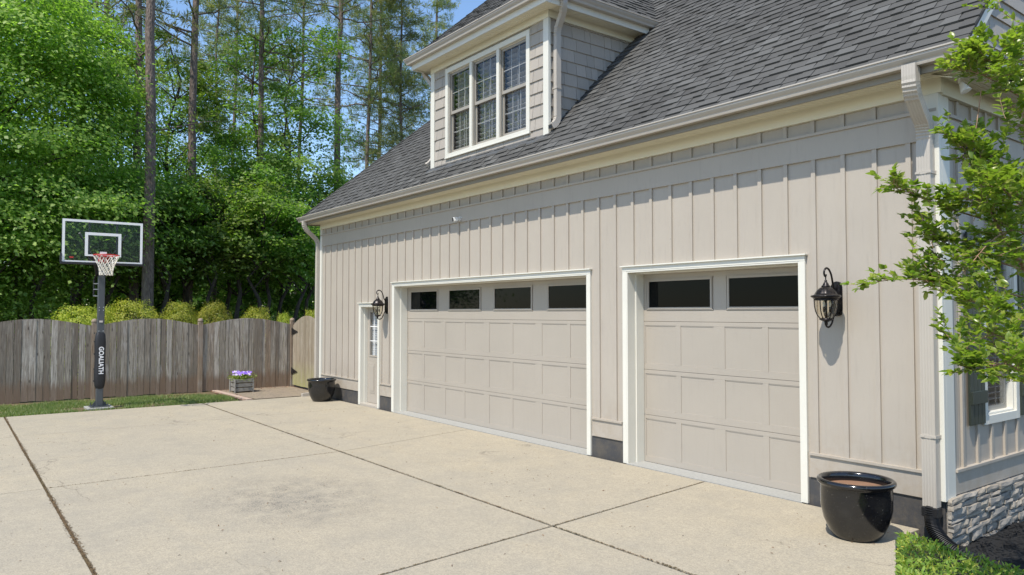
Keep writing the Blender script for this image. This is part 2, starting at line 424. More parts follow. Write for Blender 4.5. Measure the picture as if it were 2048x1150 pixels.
# ragged soil and moss crumbs filling the long joints
rs = np.random.RandomState(5)
def crumbs(name, line, n, wdt, s0, s1, mat):
    V = []; F = []
    for k in range(n):
        t = rs.rand(); x = line[0][0]+(line[1][0]-line[0][0])*t; y = line[0][1]+(line[1][1]-line[0][1])*t
        d = rs.randn()*wdt*(.6+.8*abs(math.sin(x*1.7)*math.cos(x*.63)))
        dx, dy = line[1][0]-line[0][0], line[1][1]-line[0][1]; L = math.hypot(dx, dy)
        px, py = x-dy/L*d, y+dx/L*d; s = s0+(s1-s0)*rs.rand(); a = rs.rand()*6.28; o = len(V)
        V += [(px+math.cos(a)*s, py+math.sin(a)*s, .0035), (px+math.cos(a+2.1)*s*.7, py+math.sin(a+2.1)*s*.7, .004+s*.4*rs.rand()), (px+math.cos(a+4.2)*s, py+math.sin(a+4.2)*s, .003)]
        F.append((o, o+1, o+2))
    return np.array(V), np.array(F)
VV = []; FF = []; oo = 0
for ln, n, wd in [(((-14.3, yA), (1.5, yA)), 5200, .011), (((-14.3, yB), (.7, yB)), 3400, .007), (((cols_B[3], yB), (cols_A[3], yA)), 500, .004), (((cols_B[2], yB), (cols_A[2], yA)), 450, .004), (((cols_B[3], yB), (cols_far[3], yW)), 300, .004)]:
    v, f = crumbs('c', ln, n, wd, .004, .013, None); VV.append(v); FF.append(f+oo); oo += len(v)
o = mesh_np('joint_debris', np.concatenate(VV), np.concatenate(FF), M_soil); tag(o, 'brown soil and roots filling the driveway joints', 'soil', kind='stuff')
sheet('lawn_soil', [(-17.4, -20), (-14.36, -20), (-14.36, -1.85), (-17.4, -1.85)], M_lawnsoil, -.02)
sheet('mulch_strip', [(-17.4, -1.85), (-16.7, -1.85), (-14.38, -1.70), (-14.38, -.15), (-15.0, .6), (-17.4, .6)], M_reddirt, -.012)
def paver_mat():
    m = Mat('brick_paver', (.25, .18, .12), .9); b = m.n('ShaderNodeTexBrick')
    b.inputs['Scale'].default_value = 1; b.inputs['Brick Width'].default_value = .2; b.inputs['Row Height'].default_value = .1; b.inputs['Mortar Size'].default_value = .006
    b.inputs['Color1'].default_value = (.27, .215, .16, 1); b.inputs['Color2'].default_value = (.22, .18, .135, 1); b.inputs['Mortar'].default_value = (.08, .06, .04, 1)
    m.link(m.co, b.inputs['Vector']); n = m.noise(4, 6)
    m.base(m.mix(m.g(n, .4, .65, 0, .7), b.outputs[0], (.26, .21, .14))); m.bump(b.outputs[1], .4, .004); return m.m
M_paver = paver_mat()
sheet('brick_path', [(-16.95, -1.62), (-14.40, -1.52), (-14.40, -.12), (-14.75, .22), (-17.0, .25)], M_paver, .006)
kb = MB()
for i in range(13):
    x = -16.9+i*.195; kb.box(x, x+.188, -1.80+.006*i, -1.66+.006*i, -.03, .022, random.Random(i).random())
def brickm():
    m = Mat('edging_brick', (.35, .2, .14), .85); n = m.noise(25, 5); m.base(m.mix(m.g(n, .3, .7), (.36, .26, .20), (.44, .34, .27))); m.bump(n, .3, .004); return m.m
struct(kb.build('path_edging', brickm(), bevel=.006))
# mulch bed on the right
mb = MB(); rr = random.Random(3); N = 46
X0, Y0, X1, Y1 = -.02, -3.6, 6., 5.
hs = {}
for i in range(N+1):
    for j in range(N+1):
        hs[i, j] = (X0+(X1-X0)*i/N, Y0+(Y1-Y0)*j/N, -.14-.035*(X0+(X1-X0)*i/N)-.0*j+rr.uniform(-.02, .02))
for i in range(N):
    for j in range(N):
        mb.poly([hs[i, j], hs[i+1, j], hs[i+1, j+1], hs[i, j+1]])
mb.poly([(-.22, -.5, -.14), (-.02, -.5, -.14), (-.02, -.02, -.14), (-.22, -.02, -.14)])
struct(mb.build('mulch_bed', M_mulch))
nch = 9000; cx = rs.uniform(0, 3.2, nch); cy = rs.uniform(-1.6, 3.5, nch); a = rs.rand(nch)*6.28; L = rs.uniform(.012, .045, nch); W = rs.uniform(.003, .008, nch)
cz = -.14-.035*cx+.022+rs.rand(nch)*.02; tz = rs.uniform(-.4, .4, nch)
ca, sa = np.cos(a), np.sin(a); V = np.stack([np.stack([cx+ca*L*u-sa*W*v, cy+sa*L*u+ca*W*v, cz+tz*L*u], 1) for u, v in ((-1, -1), (1, -1), (1, 1), (-1, 1))], 1).reshape(-1, 3)
o = mesh_np('mulch_chips', V, np.arange(nch*4).reshape(-1, 4), M_mulch); tag(o, 'shredded black mulch chips in the bed by the stone foundation', 'mulch', kind='stuff')

# ------------------------------------------------------------------ house
house = empty('garage_house', (0, 0, 0))
tag(house, 'beige board and batten garage house with grey shingle roof and dormer', 'house')
HB = 10.5           # depth of the house in y
XL = -14.20         # left end
DR = .27            # door recess
op_w = (-10.49, -4.735); op_s = (-3.965, -1.415); op_m = (-12.02, -11.18)
zH = 2.555; zM = 2.15
b = MB()
def wallseg(x0, x1, z0, z1): b.box(x0, x1, 0, .30, z0, z1)
segs = [XL+.002, op_m[0], op_m[1], op_w[0], op_w[1], op_s[0], op_s[1], -.002]
for i in (0, 2, 4, 6): wallseg(segs[i], segs[i+1], .275, 3.62)
wallseg(op_m[0], op_m[1], zM, 3.62); wallseg(op_w[0], op_w[1], zH, 3.62); wallseg(op_s[0], op_s[1], zH, 3.62)
wallseg(XL+.002, -.002, 3.62, 4.25)
b.box(XL+.002, XL+.30, .30, HB-.3, -.1, 4.25); b.box(XL+.002, -.002, HB-.3, HB, -.1, 4.25)
# skirt board and drip cap
for (x0, x1) in ((XL, op_m[0]-.09), (op_m[1]+.09, op_w[0]-.09), (op_w[1]+.09, op_s[0]-.09), (op_s[1]+.09, .004)):
    b.box(x0, x1, -.022, 0, .285, .515); b.box(x0, x1, -.042, 0, .515, .540)
# frieze band of the siding and its upper ledge
b.box(XL, .004, -.030, 0, 3.615, 3.865); b.box(XL, .004, -.052, 0, 3.865, 3.895)
# battens
BW = .047
xs = []
x = -.27
while x > XL+.1: xs.append(x); x -= .3265
def bat(x, z0, z1): b.box(x-BW/2, x+BW/2, -.022, 0, z0, z1)
for x in xs:
    bat(x, 3.895, 4.03)
    if op_w[0]-.10 < x < op_w[1]+.10: bat(x, 2.625, 3.615)
    elif op_s[0]-.10 < x < op_s[1]+.10: bat(x, 2.625, 3.615)
    elif op_m[0]-.09 < x < op_m[1]+.09: bat(x, 2.24, 3.615)
    else: bat(x, .54, 3.615)
front = b.build('front_wall', M_siding, house)
# side wall (x = 0) with window opening
b = MB(); wy0, wy1, wz0, wz1 = .90, 1.62, .99, 2.72
b.box(-.3, 0, .302, wy0, .32, 4.25); b.box(-.3, 0, wy1, HB-.302, .32, 4.25); b.box(-.3, 0, wy0, wy1, .32, wz0); b.box(-.3, 0, wy0, wy1, wz1, 4.25)
b.box(0, .022, .165, HB, .325, .53); b.box(0, .042, .165, HB, .53, .555)
b.box(0, .021, .165, HB, 3.615, 3.83); b.box(0, .045, .165, HB, 3.83, 3.86)
y = .36
while y < HB-.2:
    b.box(0, .022, y-BW/2, y+BW/2, 3.86, 4.015)
    if wy0-.12 < y < wy1+.12: b.box(0, .022, y-BW/2, y+BW/2, .555, wz0-.09); b.box(0, .022, y-BW/2, y+BW/2, wz1+.1, 3.615)
    else: b.box(0, .022, y-BW/2, y+BW/2, .555, 3.615)
    y += .3265
b.build('side_wall', M_siding, house)
# foundation
for (x0, x1) in ((XL+.01, op_m[0]-.04), (op_m[1]+.04, op_w[0]-.04), (op_w[1]+.04, op_s[0]-.04), (op_s[1]+.04, -.004)):
    MB().box(x0, x1, -.004, .28, -.2, .2749).build('foundation', M_skirt, house)
# stone veneer: individually shaped stones on the side foundation
b = MB(); rr = random.Random(11); z = .315
rows = [.062, .05, .078, .045, .07, .055, .08, .05, .06]
b.box(-.28, .02, .02, HB, -.4, .315, .2)
for h in rows:
    y = -.005
    while y < 5.5:
        L = rr.uniform(.12, .42); y2 = y+L; hh = h; px = rr.uniform(.045, .078)
        j = lambda s: rr.uniform(-s, s)
        g = .004
        # irregular stone: front face as 3x3 grid
        P = {}
        for a_ in range(4):
            for c_ in range(3):
                yy = y+g+(L-2*g)*a_/3; zz_ = z-h+g+(hh-2*g)*c_/2
                edge = (a_ in (0, 3)) or (c_ in (0, 2))
                P[a_, c_] = (px+(j(.003)-.010 if edge else j(.008)), yy+(j(.006) if 0 < a_ < 3 else j(.008)), zz_+(j(.004) if c_ == 1 else j(.007)))
        t = rr.random(); vs = []; idx = {}
        for k_, p in P.items(): idx[k_] = len(vs); vs.append(p)
        base = {}
        for k_, p in P.items():
            if k_[0] in (0, 3) or k_[1] in (0, 2): base[k_] = len(vs); vs.append((.015, p[1], p[2]))
        fs = []
        for a_ in range(3):
            for c_ in range(2): fs.append((idx[a_, c_], idx[a_+1, c_], idx[a_+1, c_+1], idx[a_, c_+1]))
        ring = [(0, 0), (1, 0), (2, 0), (3, 0), (3, 1), (3, 2), (2, 2), (1, 2), (0, 2), (0, 1)]
        for q in range(len(ring)):
            a1, a2 = ring[q], ring[(q+1) % len(ring)]; fs.append((idx[a2], idx[a1], base[a1], base[a2]))
        b.add(vs, fs, t); y = y2
    z -= h
def stone():
    m = Mat('ledge_stone', (.35, .32, .28), .85); t = m.attr(); n = m.noise(9, 7, rough=.7); n2 = m.noise(45, 4)
    c = m.ramp(t, [(0, (.22, .205, .18)), (.4, (.30, .275, .24)), (.7, (.38, .325, .25)), (1, (.26, .225, .185))])
    c = m.mix(m.g(n, .45, .7, 0, .7), c, (.40, .34, .26)); c = m.mix(m.g(n2, .4, .65, 0, .35), c, (.20, .19, .18)); m.base(c); m.bump(n, .9, .02); return m.m
b.build('stone_veneer', stone(), house, recalc=False)
# corner boards, frieze boards, soffit, fascia
b = MB()
b.box(-.13, .0225, -.048, .0, .29, 4.03); b.box(.002, .0225, .0002, .165, .29, 4.03)
b.build('corner_board', M_trim, house, bevel=.003); b = MB()
b.box(XL-.02, XL+.075, -.048, 0, .29, 4.03)
b.build('corner_board', M_trim, house, bevel=.003)
SZ = 4.165; FY = -.385; FX = .385; FL = XL-.28
b = MB(); b.box(XL-.02, .05, -.0505, 0, 4.031, SZ); b.box(0, .0505, .0002, HB, 4.016, SZ)
b.build('frieze_board', M_cream, house, bevel=.002)
b = MB(); b.box(FL, FX, FY+.02, .29, SZ, SZ+.02); b.box(-.1, FX, .29, HB, SZ, SZ+.02); b.box(FL, XL+.2, .29, HB, SZ, SZ+.02)
yy = -.31                                            # beads of the soffit boards
while yy < -.08: b.box(FL+.02, FX-.02, yy, yy+.012, SZ-.007, SZ); yy += .055
xx = .08
while xx < .34: b.box(xx, xx+.012, .0, HB-.1, SZ-.007, SZ); xx += .055
b.build('soffit', M_cream, house)
b = MB(); b.box(FL, FX, FY, FY+.02, 4.135, 4.30); b.box(FX-.02, FX, FY+.02, HB, 4.135, 4.30); b.box(FL, FL+.02, FY+.02, HB, 4.135, 4.30)
b.build('fascia', paint('fascia_shade_tan', (.25, .22, .17), .5, .12, .05, gs=20, streak=.3), house)  # tan darkened: the shade under the gutter is put into the colour
# torn soffit corner pieces above the downspout
b = MB(); Mr = Matrix.Translation((.14, -.20, 4.125)) @ Matrix.Rotation(.35, 4, 'Y') @ Matrix.Rotation(.25, 4, 'X')
b.box(-.10, .09, -.045, .045, -.004, .004, M=Mr)
Mr = Matrix.Translation((.245, -.17, 4.13)) @ Matrix.Rotation(-.15, 4, 'Y') @ Matrix.Rotation(-.2, 4, 'X'); b.box(-.055, .06, -.05, .05, -.004, .004, M=Mr)
b.build('loose_soffit_strip', M_cream, house)
# K-style gutter swept round the eaves
def gutter(path, name='gutter'):
    prof = [(0, .0), (0, -.105), (.075, -.105), (.080, -.088), (.083, -.070), (.100, -.050), (.112, -.030), (.112, -.008), (.124, -.008), (.124, .006), (.108, .006), (.100, -.012), (.096, -.034), (.070, -.060), (.066, -.092), (.008, -.097), (.008, .0)]
    m_ = MB(); m_.sweep(prof, path); return m_.build(name, M_gutter, house, recalc=True)
GZ = 4.305
gutter([(FL, HB, GZ), (FL, FY, GZ), (FX, FY, GZ), (FX, HB, GZ)])

# ---- asphalt shingles
def shingle_field(name, O, U, Vd, lims, length, parent, seed, over=.0, ex=.142):
    """courses run along U, climb along Vd; lims(s) gives (u0,u1) list at slope distance s"""
    rr = random.Random(seed); m_ = MB(); O, U, Vd = Vector(O), Vector(U).normalized(), Vector(Vd).normalized(); Nn = U.cross(Vd).normalized()
    nc = int(length/ex)+1
    def P(u, s, h): return tuple(O+U*u+Vd*s+Nn*h)
    for c in range(nc):
        s0 = c*ex; s1 = min(length, s0+ex)
        if s1-s0 < .02: continue
        a0, b0 = lims(s0); a1, b1 = lims(s1)
        if b0-a0 < .05: continue
        # base ply in pieces
        u = a0; k = 0; lift0, lift1 = .013, .001
        cuts = [a0]
        while cuts[-1] < b0-.12: cuts.append(cuts[-1]+rr.uniform(.11, .27))
        cuts[-1] = b0
        raised = rr.random() < .5
        for i in range(len(cuts)-1):
            ua, ub = cuts[i], cuts[i+1]
            fa = (ua-a0)/(b0-a0); fb = (ub-a0)/(b0-a0)
            uta, utb = a1+(b1-a1)*fa, a1+(b1-a1)*fb
            if abs(a1-a0) < .001 and abs(b1-b0) < .001: uta, utb = ua, ub
            elif ua-a0 > .3 and b0-ub > .3: uta, utb = max(ua, a1), min(ub, b1)
            if raised: t = rr.choice([rr.uniform(.25, .75), rr.uniform(.35, .95), rr.uniform(.1, .5)])
            else: t = rr.uniform(.05, .5)
            h0 = lift0+(.009 if raised else 0); h1 = lift1+(.006 if raised else 0); tp = rr.uniform(.004, .014) if raised else 0
            vs = [P(ua, s0, h0), P(ub, s0, h0), P(max(uta, utb-tp) if utb-tp < uta else utb-tp, s1, h1), P(uta+tp, s1, h1), P(ua, s0, -.002), P(ub, s0, -.002)]
            m_.add(vs, [(0, 1, 2, 3), (4, 5, 1, 0), (4, 0, 3), (5, 2, 1)], t)
            raised = (not raised) if rr.random() < .82 else raised
        # backing ply so no gap shows between tapered tabs
        m_.add([P(a0, s0, .0015), P(b0, s0, .0015), P(b1, s1, .0012), P(a1, s1, .0012)], [(0, 1, 2, 3)], .15)
    return m_.build(name, M_roof, parent)
EY, EZ = -.455, 4.285; PR = 5.6; RZ = EZ+(PR-EY); RX = .425; LX = FL-.06
q2 = math.sqrt(2)
SLEN = (PR-EY)*q2
shingle_field('roof', (0, EY, EZ), (1, 0, 0), (0, 1, 1), lambda s: (LX+s/q2, RX), SLEN, house, 1)
b = MB()                                              # roof deck, left hip slope and rear slope
hx = LX+(PR-EY)
b.prism([(LX, EY, EZ-.004), (RX-.002, EY, EZ-.004), (RX-.002, PR, RZ-.004), (hx, PR, RZ-.004)], (0, 0, -.03))
b.build('roof_deck', M_roof, house)
shingle_field('hip_roof', (LX, 2*PR-EY, EZ), (0, -1, 0), (1, 0, 1), lambda s: (s/q2, 2*(PR-EY)-s/q2), SLEN, house, 2, ex=.142)
b = MB(); b.poly([(LX, 2*PR-EY, EZ), (hx, PR, RZ), (RX, PR, RZ), (RX, 2*PR-EY, EZ)], .3); b.build('rear_roof', M_roof, house)
# hip cap
def cap(name, A, B, wd=.12, seed=4):
    rr = random.Random(seed); m_ = MB(); A, B = Vector(A), Vector(B); n = int((B-A).length/.14); d = (B-A).normalized(); sd = d.cross(Vector((0, 0, 1))).normalized()
    for i in range(n):
        p = A+d*i*.14; q = p+d*.17
        l0, l1 = .022, .012; dr_ = Vector((0, 0, -wd*.55))
        t = rr.uniform(.2, .8)
        vs = [p+sd*wd+dr_+Vector((0, 0, l0)), p+Vector((0, 0, l0)), p-sd*wd+dr_+Vector((0, 0, l0)), q+sd*wd+dr_+Vector((0, 0, l1)), q+Vector((0, 0, l1)), q-sd*wd+dr_+Vector((0, 0, l1)), p+sd*wd+dr_, p, p-sd*wd+dr_]
        m_.add(vs, [(0, 1, 4, 3), (1, 2, 5, 4), (6, 7, 1, 0), (7, 8, 2, 1)], t)
    return m_.build(name, M_roof, house)
cap('hip_cap', (LX, EY, EZ), (hx, PR, RZ), .10)
cap('ridge_cap', (hx, PR, RZ), (RX, PR, RZ), .12)
# gable above the side eave
GX = .375
b = MB()
b.prism([(GX, -.37, 4.30), (GX, 2*PR+.37, 4.30), (GX, PR, RZ-.03)], (-.05, 0, 0)); b.build('gable_sheathing', M_cedar, house)
def wall_shingles(name, O, U, z0, z1, lims, row, seed, out, parent):
    """fibre-cement shingles: rows of rectangular pieces with random widths; U horizontal dir, out = outward normal"""
    rr = random.Random(seed); m_ = MB(); O, U, out = Vector(O), Vector(U), Vector(out); z = z0
    while z < z1-.01:
        zt = min(z1, z+row); a, c_ = lims(z); at, ct = lims(zt)
        u = a+rr.uniform(-.1, 0)
        while u < c_:
            u2 = u+rr.choice([.12, .16, .2, .27, .31])
            ua, ub = max(u, a)+.003, min(u2, c_)-.003
            if ub-ua > .02:
                ta, tb = max(ua, at), min(ub, ct)
                if tb < ta: ta = tb = (ta+tb)/2 if at < ct else ua
                h0 = .021+rr.uniform(0, .004); h1 = .006; t = rr.random()
                Pn = lambda uu, zz, hh: tuple(O+U*uu+Vector((0, 0, zz-O.z))+out*hh)
                vs = [Pn(ua, z, h0), Pn(ub, z, h0), Pn(tb, zt, h1), Pn(ta, zt, h1), Pn(ua, z, 0), Pn(ub, z, 0), Pn(tb, zt, 0), Pn(ta, zt, 0)]
                m_.add(vs, [(0, 1, 2, 3), (4, 5, 1, 0), (4, 0, 3, 7), (5, 6, 2, 1)], t)
            u = u2
        z += row
    return m_.build(name, M_cedar, parent, recalc=True)
wall_shingles('gable_shingles', (GX, 0, 0), (0, 1, 0), 4.31, RZ-.1, lambda z: (-.40+(z-4.285)+.02, 2*PR+.40-(z-4.285)-.02), .19, 7, (1, 0, 0), house)
b = MB()
for s_ in (1, -1):
    pts = [(GX+.002, EY+.03, EZ+.0), (GX+.002, PR, RZ-.03), (GX+.002, PR, RZ-.21), (GX+.002, EY+.15, EZ-.03)]
    if s_ < 0: pts = [(x, 2*PR-y, z) for x, y, z in pts]
    b.prism(pts, (.036, 0, 0))
b.build('rake_board', M_trim, house)

# ---- downspouts
def downspout(path, name='downspout', wd=.062, dp=.045, ribs=True, hx_=Vector((1, 0, 0))):
    m_ = MB(); n = 5; prof = []
    # ribbed rectangular section, a = along hx_, b = across
    def sec():
        out = []
        for i in range(n*2+1): out.append((-wd+2*wd*i/(n*2), -dp+(.0025 if (i % 2 and ribs) else 0)))
        for i in range(1, 7): out.append((wd-(.003 if i % 2 else 0), -dp+2*dp*i/7))
        out.append((wd, dp)); out.append((-wd, dp))
        for i in range(1, 7): out.append((-wd+(.003 if i % 2 else 0), dp-2*dp*i/7))
        return out
    S = sec(); o = len(m_.v); path = [Vector(p) for p in path]; m = len(path)
    for i, p in enumerate(path):
        t = (path[min(i+1, m-1)]-path[max(i-1, 0)]).normalized(); a = (hx_-t*hx_.dot(t)).normalized(); bb = a.cross(t).normalized()
        if bb.dot(Vector((0, 1, 0)) if abs(hx_.x) > .5 else Vector((-1, 0, 0))) < 0 and abs(t.z) > .3: bb = -bb
        if i and bb.dot(pb) < 0: bb = -bb
        pb = bb
        for (u, v) in S: m_.v.append(tuple(p+a*u+bb*v))
    k = len(S)
    for i in range(m-1):
        for j in range(k): m_.f.append([o+i*k+j, o+i*k+(j+1) % k, o+(i+1)*k+(j+1) % k, o+(i+1)*k+j]); m_.tone.append(0)
    m_.f.append([o+(m-1)*k+j for j in range(k)]); m_.tone.append(0)
    return m_.build(name, M_gutter, house, recalc=True)
def bend(p0, p1, p2, n=9, crimp=.0035, out=Vector((0, -1, 0))):
    """quadratic bend with crimped ridges"""
    res = []
    for i in range(n*2+1):
        t = i/(n*2); p = Vector(p0)*(1-t)**2+Vector(p1)*2*t*(1-t)+Vector(p2)*t*t
        res.append(p+out*(crimp*(1 if i % 2 else -1)))
    return res
yD = -.095
pth = [(-.035, -.45, 4.22), (-.035, -.45, 4.12)]+bend((-.035, -.45, 4.08), (-.038, -.44, 4.0), (-.05, -.36, 3.93), 5)+[(-.06, -.24, 3.82)]+bend((-.065, -.17, 3.76), (-.075, yD, 3.70), (-.078, yD, 3.60), 5)+[(-.08, yD, 3.55), (-.08, yD, 2.0), (-.08, yD, .24)]
d1 = downspout(pth)
for z_ in (3.28, .86):
    b = MB(); b.box(-.08-.068, -.08+.068, yD-.05, yD+.045, z_, z_+.028); b.box(-.08-.075, -.08+.075, -.052, -.048, z_-.004, z_+.032)
    b.box(-.08-.071, -.08-.03, yD-.054, yD-.05, z_+.005, z_+.02); b.box(-.08+.03, -.08+.071, yD-.054, yD-.05, z_+.005, z_+.02)
    b.build('strap', M_gutter, d1)
# left downspout
xD = -14.315
d2 = downspout([(-14.26, -.44, 4.22), (-14.26, -.44, 4.16)]+bend((-14.26, -.44, 4.14), (-14.265, -.42, 4.04), (-14.275, -.34, 3.97), 5)+bend((-14.30, -.17, 3.84), (-14.31, -.08, 3.78), (xD+.02, -.075, 3.68), 5)+[(xD+.02, -.075, 2.), (xD+.02, -.075, .18)]+bend((xD+.02, -.08, .13), (xD+.02, -.10, .055), (xD+.02, -.30, .04), 5, .003)+[(xD+.02, -.44, .035)], 'downspout', .05, .04)

# corrugated drain pipe
dp = MB(); path = []; rad = []
P0 = [Vector((-.08, yD, .30)), Vector((-.08, yD-.005, .15)), Vector((-.045, yD-.035, .045)), Vector((.045, -.155, -.045)), Vector((.17, -.175, -.105)), Vector((.38, -.20, -.15))]
def cr(P, t):
    n = len(P)-1; i = min(int(t*n), n-1); f = t*n-i; p0 = P[max(i-1, 0)]; p1 = P[i]; p2 = P[i+1]; p3 = P[min(i+2, n)]
    return .5*((2*p1)+(p2-p0)*f+(2*p0-5*p1+4*p2-p3)*f*f+(-p0+3*p1-3*p2+p3)*f**3)
nn = 150
for i in range(nn+1):
    path.append(cr(P0, .08+.92*i/nn)); rad.append(.058+.007*(1 if (i//2) % 2 else -1))
drain = empty('drain_pipe', (-.08, yD, 0)); tag(drain, 'black corrugated drain pipe at the foot of the corner downspout', 'pipe')
dp.tube(path, rad, 18); pipe = dp.build('corrugated_hose', M_plastic); pipe.parent = drain; pipe.matrix_parent_inverse = Matrix.Translation(drain.location).inverted()
a_ = MB(); a_.box(-.08-.071, -.08+.071, yD-.055, yD+.05, .15, .235); a_.lathe([(.07, .0), (.062, -.06), (.06, -.09)], (-.08, yD, .16), 20)
ad = a_.build('pipe_adapter', M_plastic, bevel=.006); ad.parent = drain; ad.matrix_parent_inverse = Matrix.Translation(drain.location).inverted()

# ---- door casings
def casing(name, x0, x1, zt, parent, wd=.075, depth=DR, zb=0.):
    m_ = MB(); y0 = -.032
    m_.box(x0-wd, x0, y0, 0, zb, zt+.0); m_.box(x1, x1+wd-.012, y0, 0, zb, zt+.0)
    m_.box(x0-wd, x1+wd-.012, y0-.002, 0, zt, zt+.058); m_.box(x0-wd-.02, x1+wd+.008, y0-.028, 0, zt+.058, zt+.074)
    m_.box(x0, x0+.018, -.030, depth+.02, zb, zt-.0005); m_.box(x1-.018, x1, -.030, depth+.02, zb, zt-.0005); m_.box(x0+.018, x1-.018, -.0305, depth+.02, zt-.018, zt-.0007)
    # stop mouldings
    m_.box(x0+.018, x0+.034, depth*.45, depth, zb, zt-.02); m_.box(x1-.034, x1-.018, depth*.45, depth, zb, zt-.02); m_.box(x0+.034, x1-.034, depth*.45, depth, zt-.034, zt-.0185)
    return m_.build(name, M_trim, parent, bevel=.0025)
casing('door_casing', *op_w, zH, house); casing('door_casing', *op_s, zH, house); casing('door_casing', *op_m, zM, house, depth=.14)
b = MB(); b.box(op_w[0]+.002, op_w[1]-.002, -.045, .32, -.1, .004); b.box(op_s[0]+.002, op_s[1]-.002, -.045, .32, -.1, .004)
b.build('garage_apron', M_apron, house)
# ---- overhead doors
def garage_door(label, x0, x1, groups, tile):
    root = empty('garage_door'); root.parent = house; root['label'] = label
    yf = DR; b = MB(); W = x1-x0
    secs = [(0.008, .632), (.636, 1.238), (1.242, 1.885), (1.889, 2.535)]
    for (a_, c_) in secs: b.box(x0, x1, yf+.012, yf+.055, a_, c_)
    gw = []
    for g in groups: gw.append(g)
    # rails/stiles stand proud of the panel, thin beads round each panel
    def proud(xa, xb, za, zb, h=.008): b.box(xa, xb, yf+.012-h, yf+.012, za, zb)
    for si, (a_, c_) in enumerate(secs[:3]):
        pz0, pz1 = a_+.075, c_-.052
        pz = []
        for g in groups:
            for (p0, p1) in g: pz.append((p0, p1))
        proud(x0, x1, a_, pz0); proud(x0, x1, pz1, c_)
        e = x0
        for (p0, p1) in pz:
            proud(e, p0, pz0, pz1); e = p1
            # bead
            bd = .010
            b.box(p0+bd, p1-bd, yf+.007, yf+.012, pz0, pz0+bd); b.box(p0+bd, p1-bd, yf+.007, yf+.012, pz1-bd, pz1)
            pass
        proud(e, x1, pz0, pz1)
    # top section
    a_, c_ = secs[3]
    wz0, wz1 = 2.075, 2.42
    wins = tile
    proud(x0, x1, a_, wz0-.05); proud(x0, x1, wz1+.035, c_)
    e = x0
    for (p0, p1) in wins: proud(e, p0-.045, wz0-.05, wz1+.035); e = p1+.045
    proud(e, x1, wz0-.05, wz1+.035)
    b.build('door_panels', M_door, root, bevel=.002)
    for (p0, p1) in wins:
        f = MB(); q = .026
        for (xa, xb, za, zb) in ((p0-q, p0, wz0-q, wz1+q), (p1, p1+q, wz0-q, wz1+q), (p0, p1, wz0-q, wz0), (p0, p1, wz1, wz1+q)): f.box(xa, xb, yf-.010, yf+.0125, za, zb)
        f.box(p0-q-.012, p1+q+.012, yf-.004, yf+.0122, wz0-q-.012, wz0-q); f.box(p0-q-.012, p1+q+.012, yf-.004, yf+.0122, wz1+q, wz1+q+.012)
        wf = f.build('window', M_door, root, bevel=.002)
        g = MB(); g.box(p0+.001, p1-.001, yf+.004, yf+.0105, wz0+.001, wz1-.001); g.build('pane', M_dglass, root)
    s = MB(); s.box(x0, x1, yf+.006, yf+.03, .0045, .012); s.build('bottom_seal', M_plastic, root)
    return root
cw = []
pan = [(-10.432, -9.862), (-9.775, -9.166), (-8.985, -8.395), (-8.325, -7.728), (-7.555, -6.955), (-6.880, -6.285), (-6.115, -5.515), (-5.440, -4.84)]
groups_w = [[pan[0], pan[1]], [pan[2], pan[3]], [pan[4], pan[5]], [pan[6], pan[7]]]
wins_w = [(-10.30, -9.293), (-8.85, -7.842), (-7.39, -6.383), (-5.939, -4.93)]
garage_door('wide double garage door with four dark windows', op_w[0]+.002, op_w[1]-.002, groups_w, wins_w)
garage_door('single garage door with two dark windows', op_s[0]+.002, op_s[1]-.002, [[(-3.907, -3.387), (-3.300, -2.782)], [(-2.614, -2.093), (-2.012, -1.49)]], [(-3.835, -2.82), (-2.54, -1.54)])
# ---- people door
root = empty('entry_door'); root.parent = house; root['label'] = 'narrow beige side door with a glazed upper half'
x0, x1 = op_m[0]+.02, op_m[1]-.02; y_ = .14
b = MB(); gz0, gz1 = 1.08, 2.02; gx0, gx1 = x0+.13, x1-.13
b.box(x0, gx0, y_, y_+.045, .05, zM-.03); b.box(gx1, x1, y_, y_+.045, .05, zM-.03); b.box(gx0, gx1, y_, y_+.045, .05, gz0); b.box(gx0, gx1, y_, y_+.045, gz1, zM-.03)
for (pz0, pz1) in ((.18, .40), (.40+.0, .93)):
    pass
for (px0, px1) in ((gx0-.01, (gx0+gx1)/2-.04), ((gx0+gx1)/2+.04, gx1+.01)):
    b.box(px0, px1, y_-.006, y_, .26, .90); b.box(px0+.035, px1-.035, y_-.014, y_-.006, .31, .85)
b.box(gx0-.03, gx0, y_-.012, y_, gz0-.03, gz1+.03); b.box(gx1, gx1+.03, y_-.012, y_, gz0-.03, gz1+.03); b.box(gx0, gx1, y_-.012, y_, gz0-.03, gz0); b.box(gx0, gx1, y_-.012, y_, gz1, gz1+.03)
b.build('door_leaf', M_door, root, bevel=.003)
b = MB(); b.box(gx0, gx1, y_+.012, y_+.018, gz0, gz1); b.build('pane', M_pane, root)
b = MB()
for i in (1, 2): b.box(gx0+(gx1-gx0)*i/3-.009, gx0+(gx1-gx0)*i/3+.009, y_+.004, y_+.011, gz0, gz1); b.box(gx0, gx1, y_+.003, y_+.0105, gz0+(gz1-gz0)*i/3-.009, gz0+(gz1-gz0)*i/3+.009)
b.build('muntin', M_white, root)
b = MB(); z = gz0
while z < gz1: b.box(gx0-.02, gx1+.02, y_+.06, y_+.066, z, z+.045); z += .05
b.build('blind', M_white, root)
b = MB(); b.box(x0-.01, x1+.01, -.03, .2, -.02, .045); b.build('threshold', M_gutter, root, bevel=.004)
# inner dark lining so openings are closed
b = MB(); b.box(XL+.35, -.35, .36, .40, 0, 4.1); b.build('inner_partition', Mat('dark_interior', (.03, .03, .03), .9).m, house)

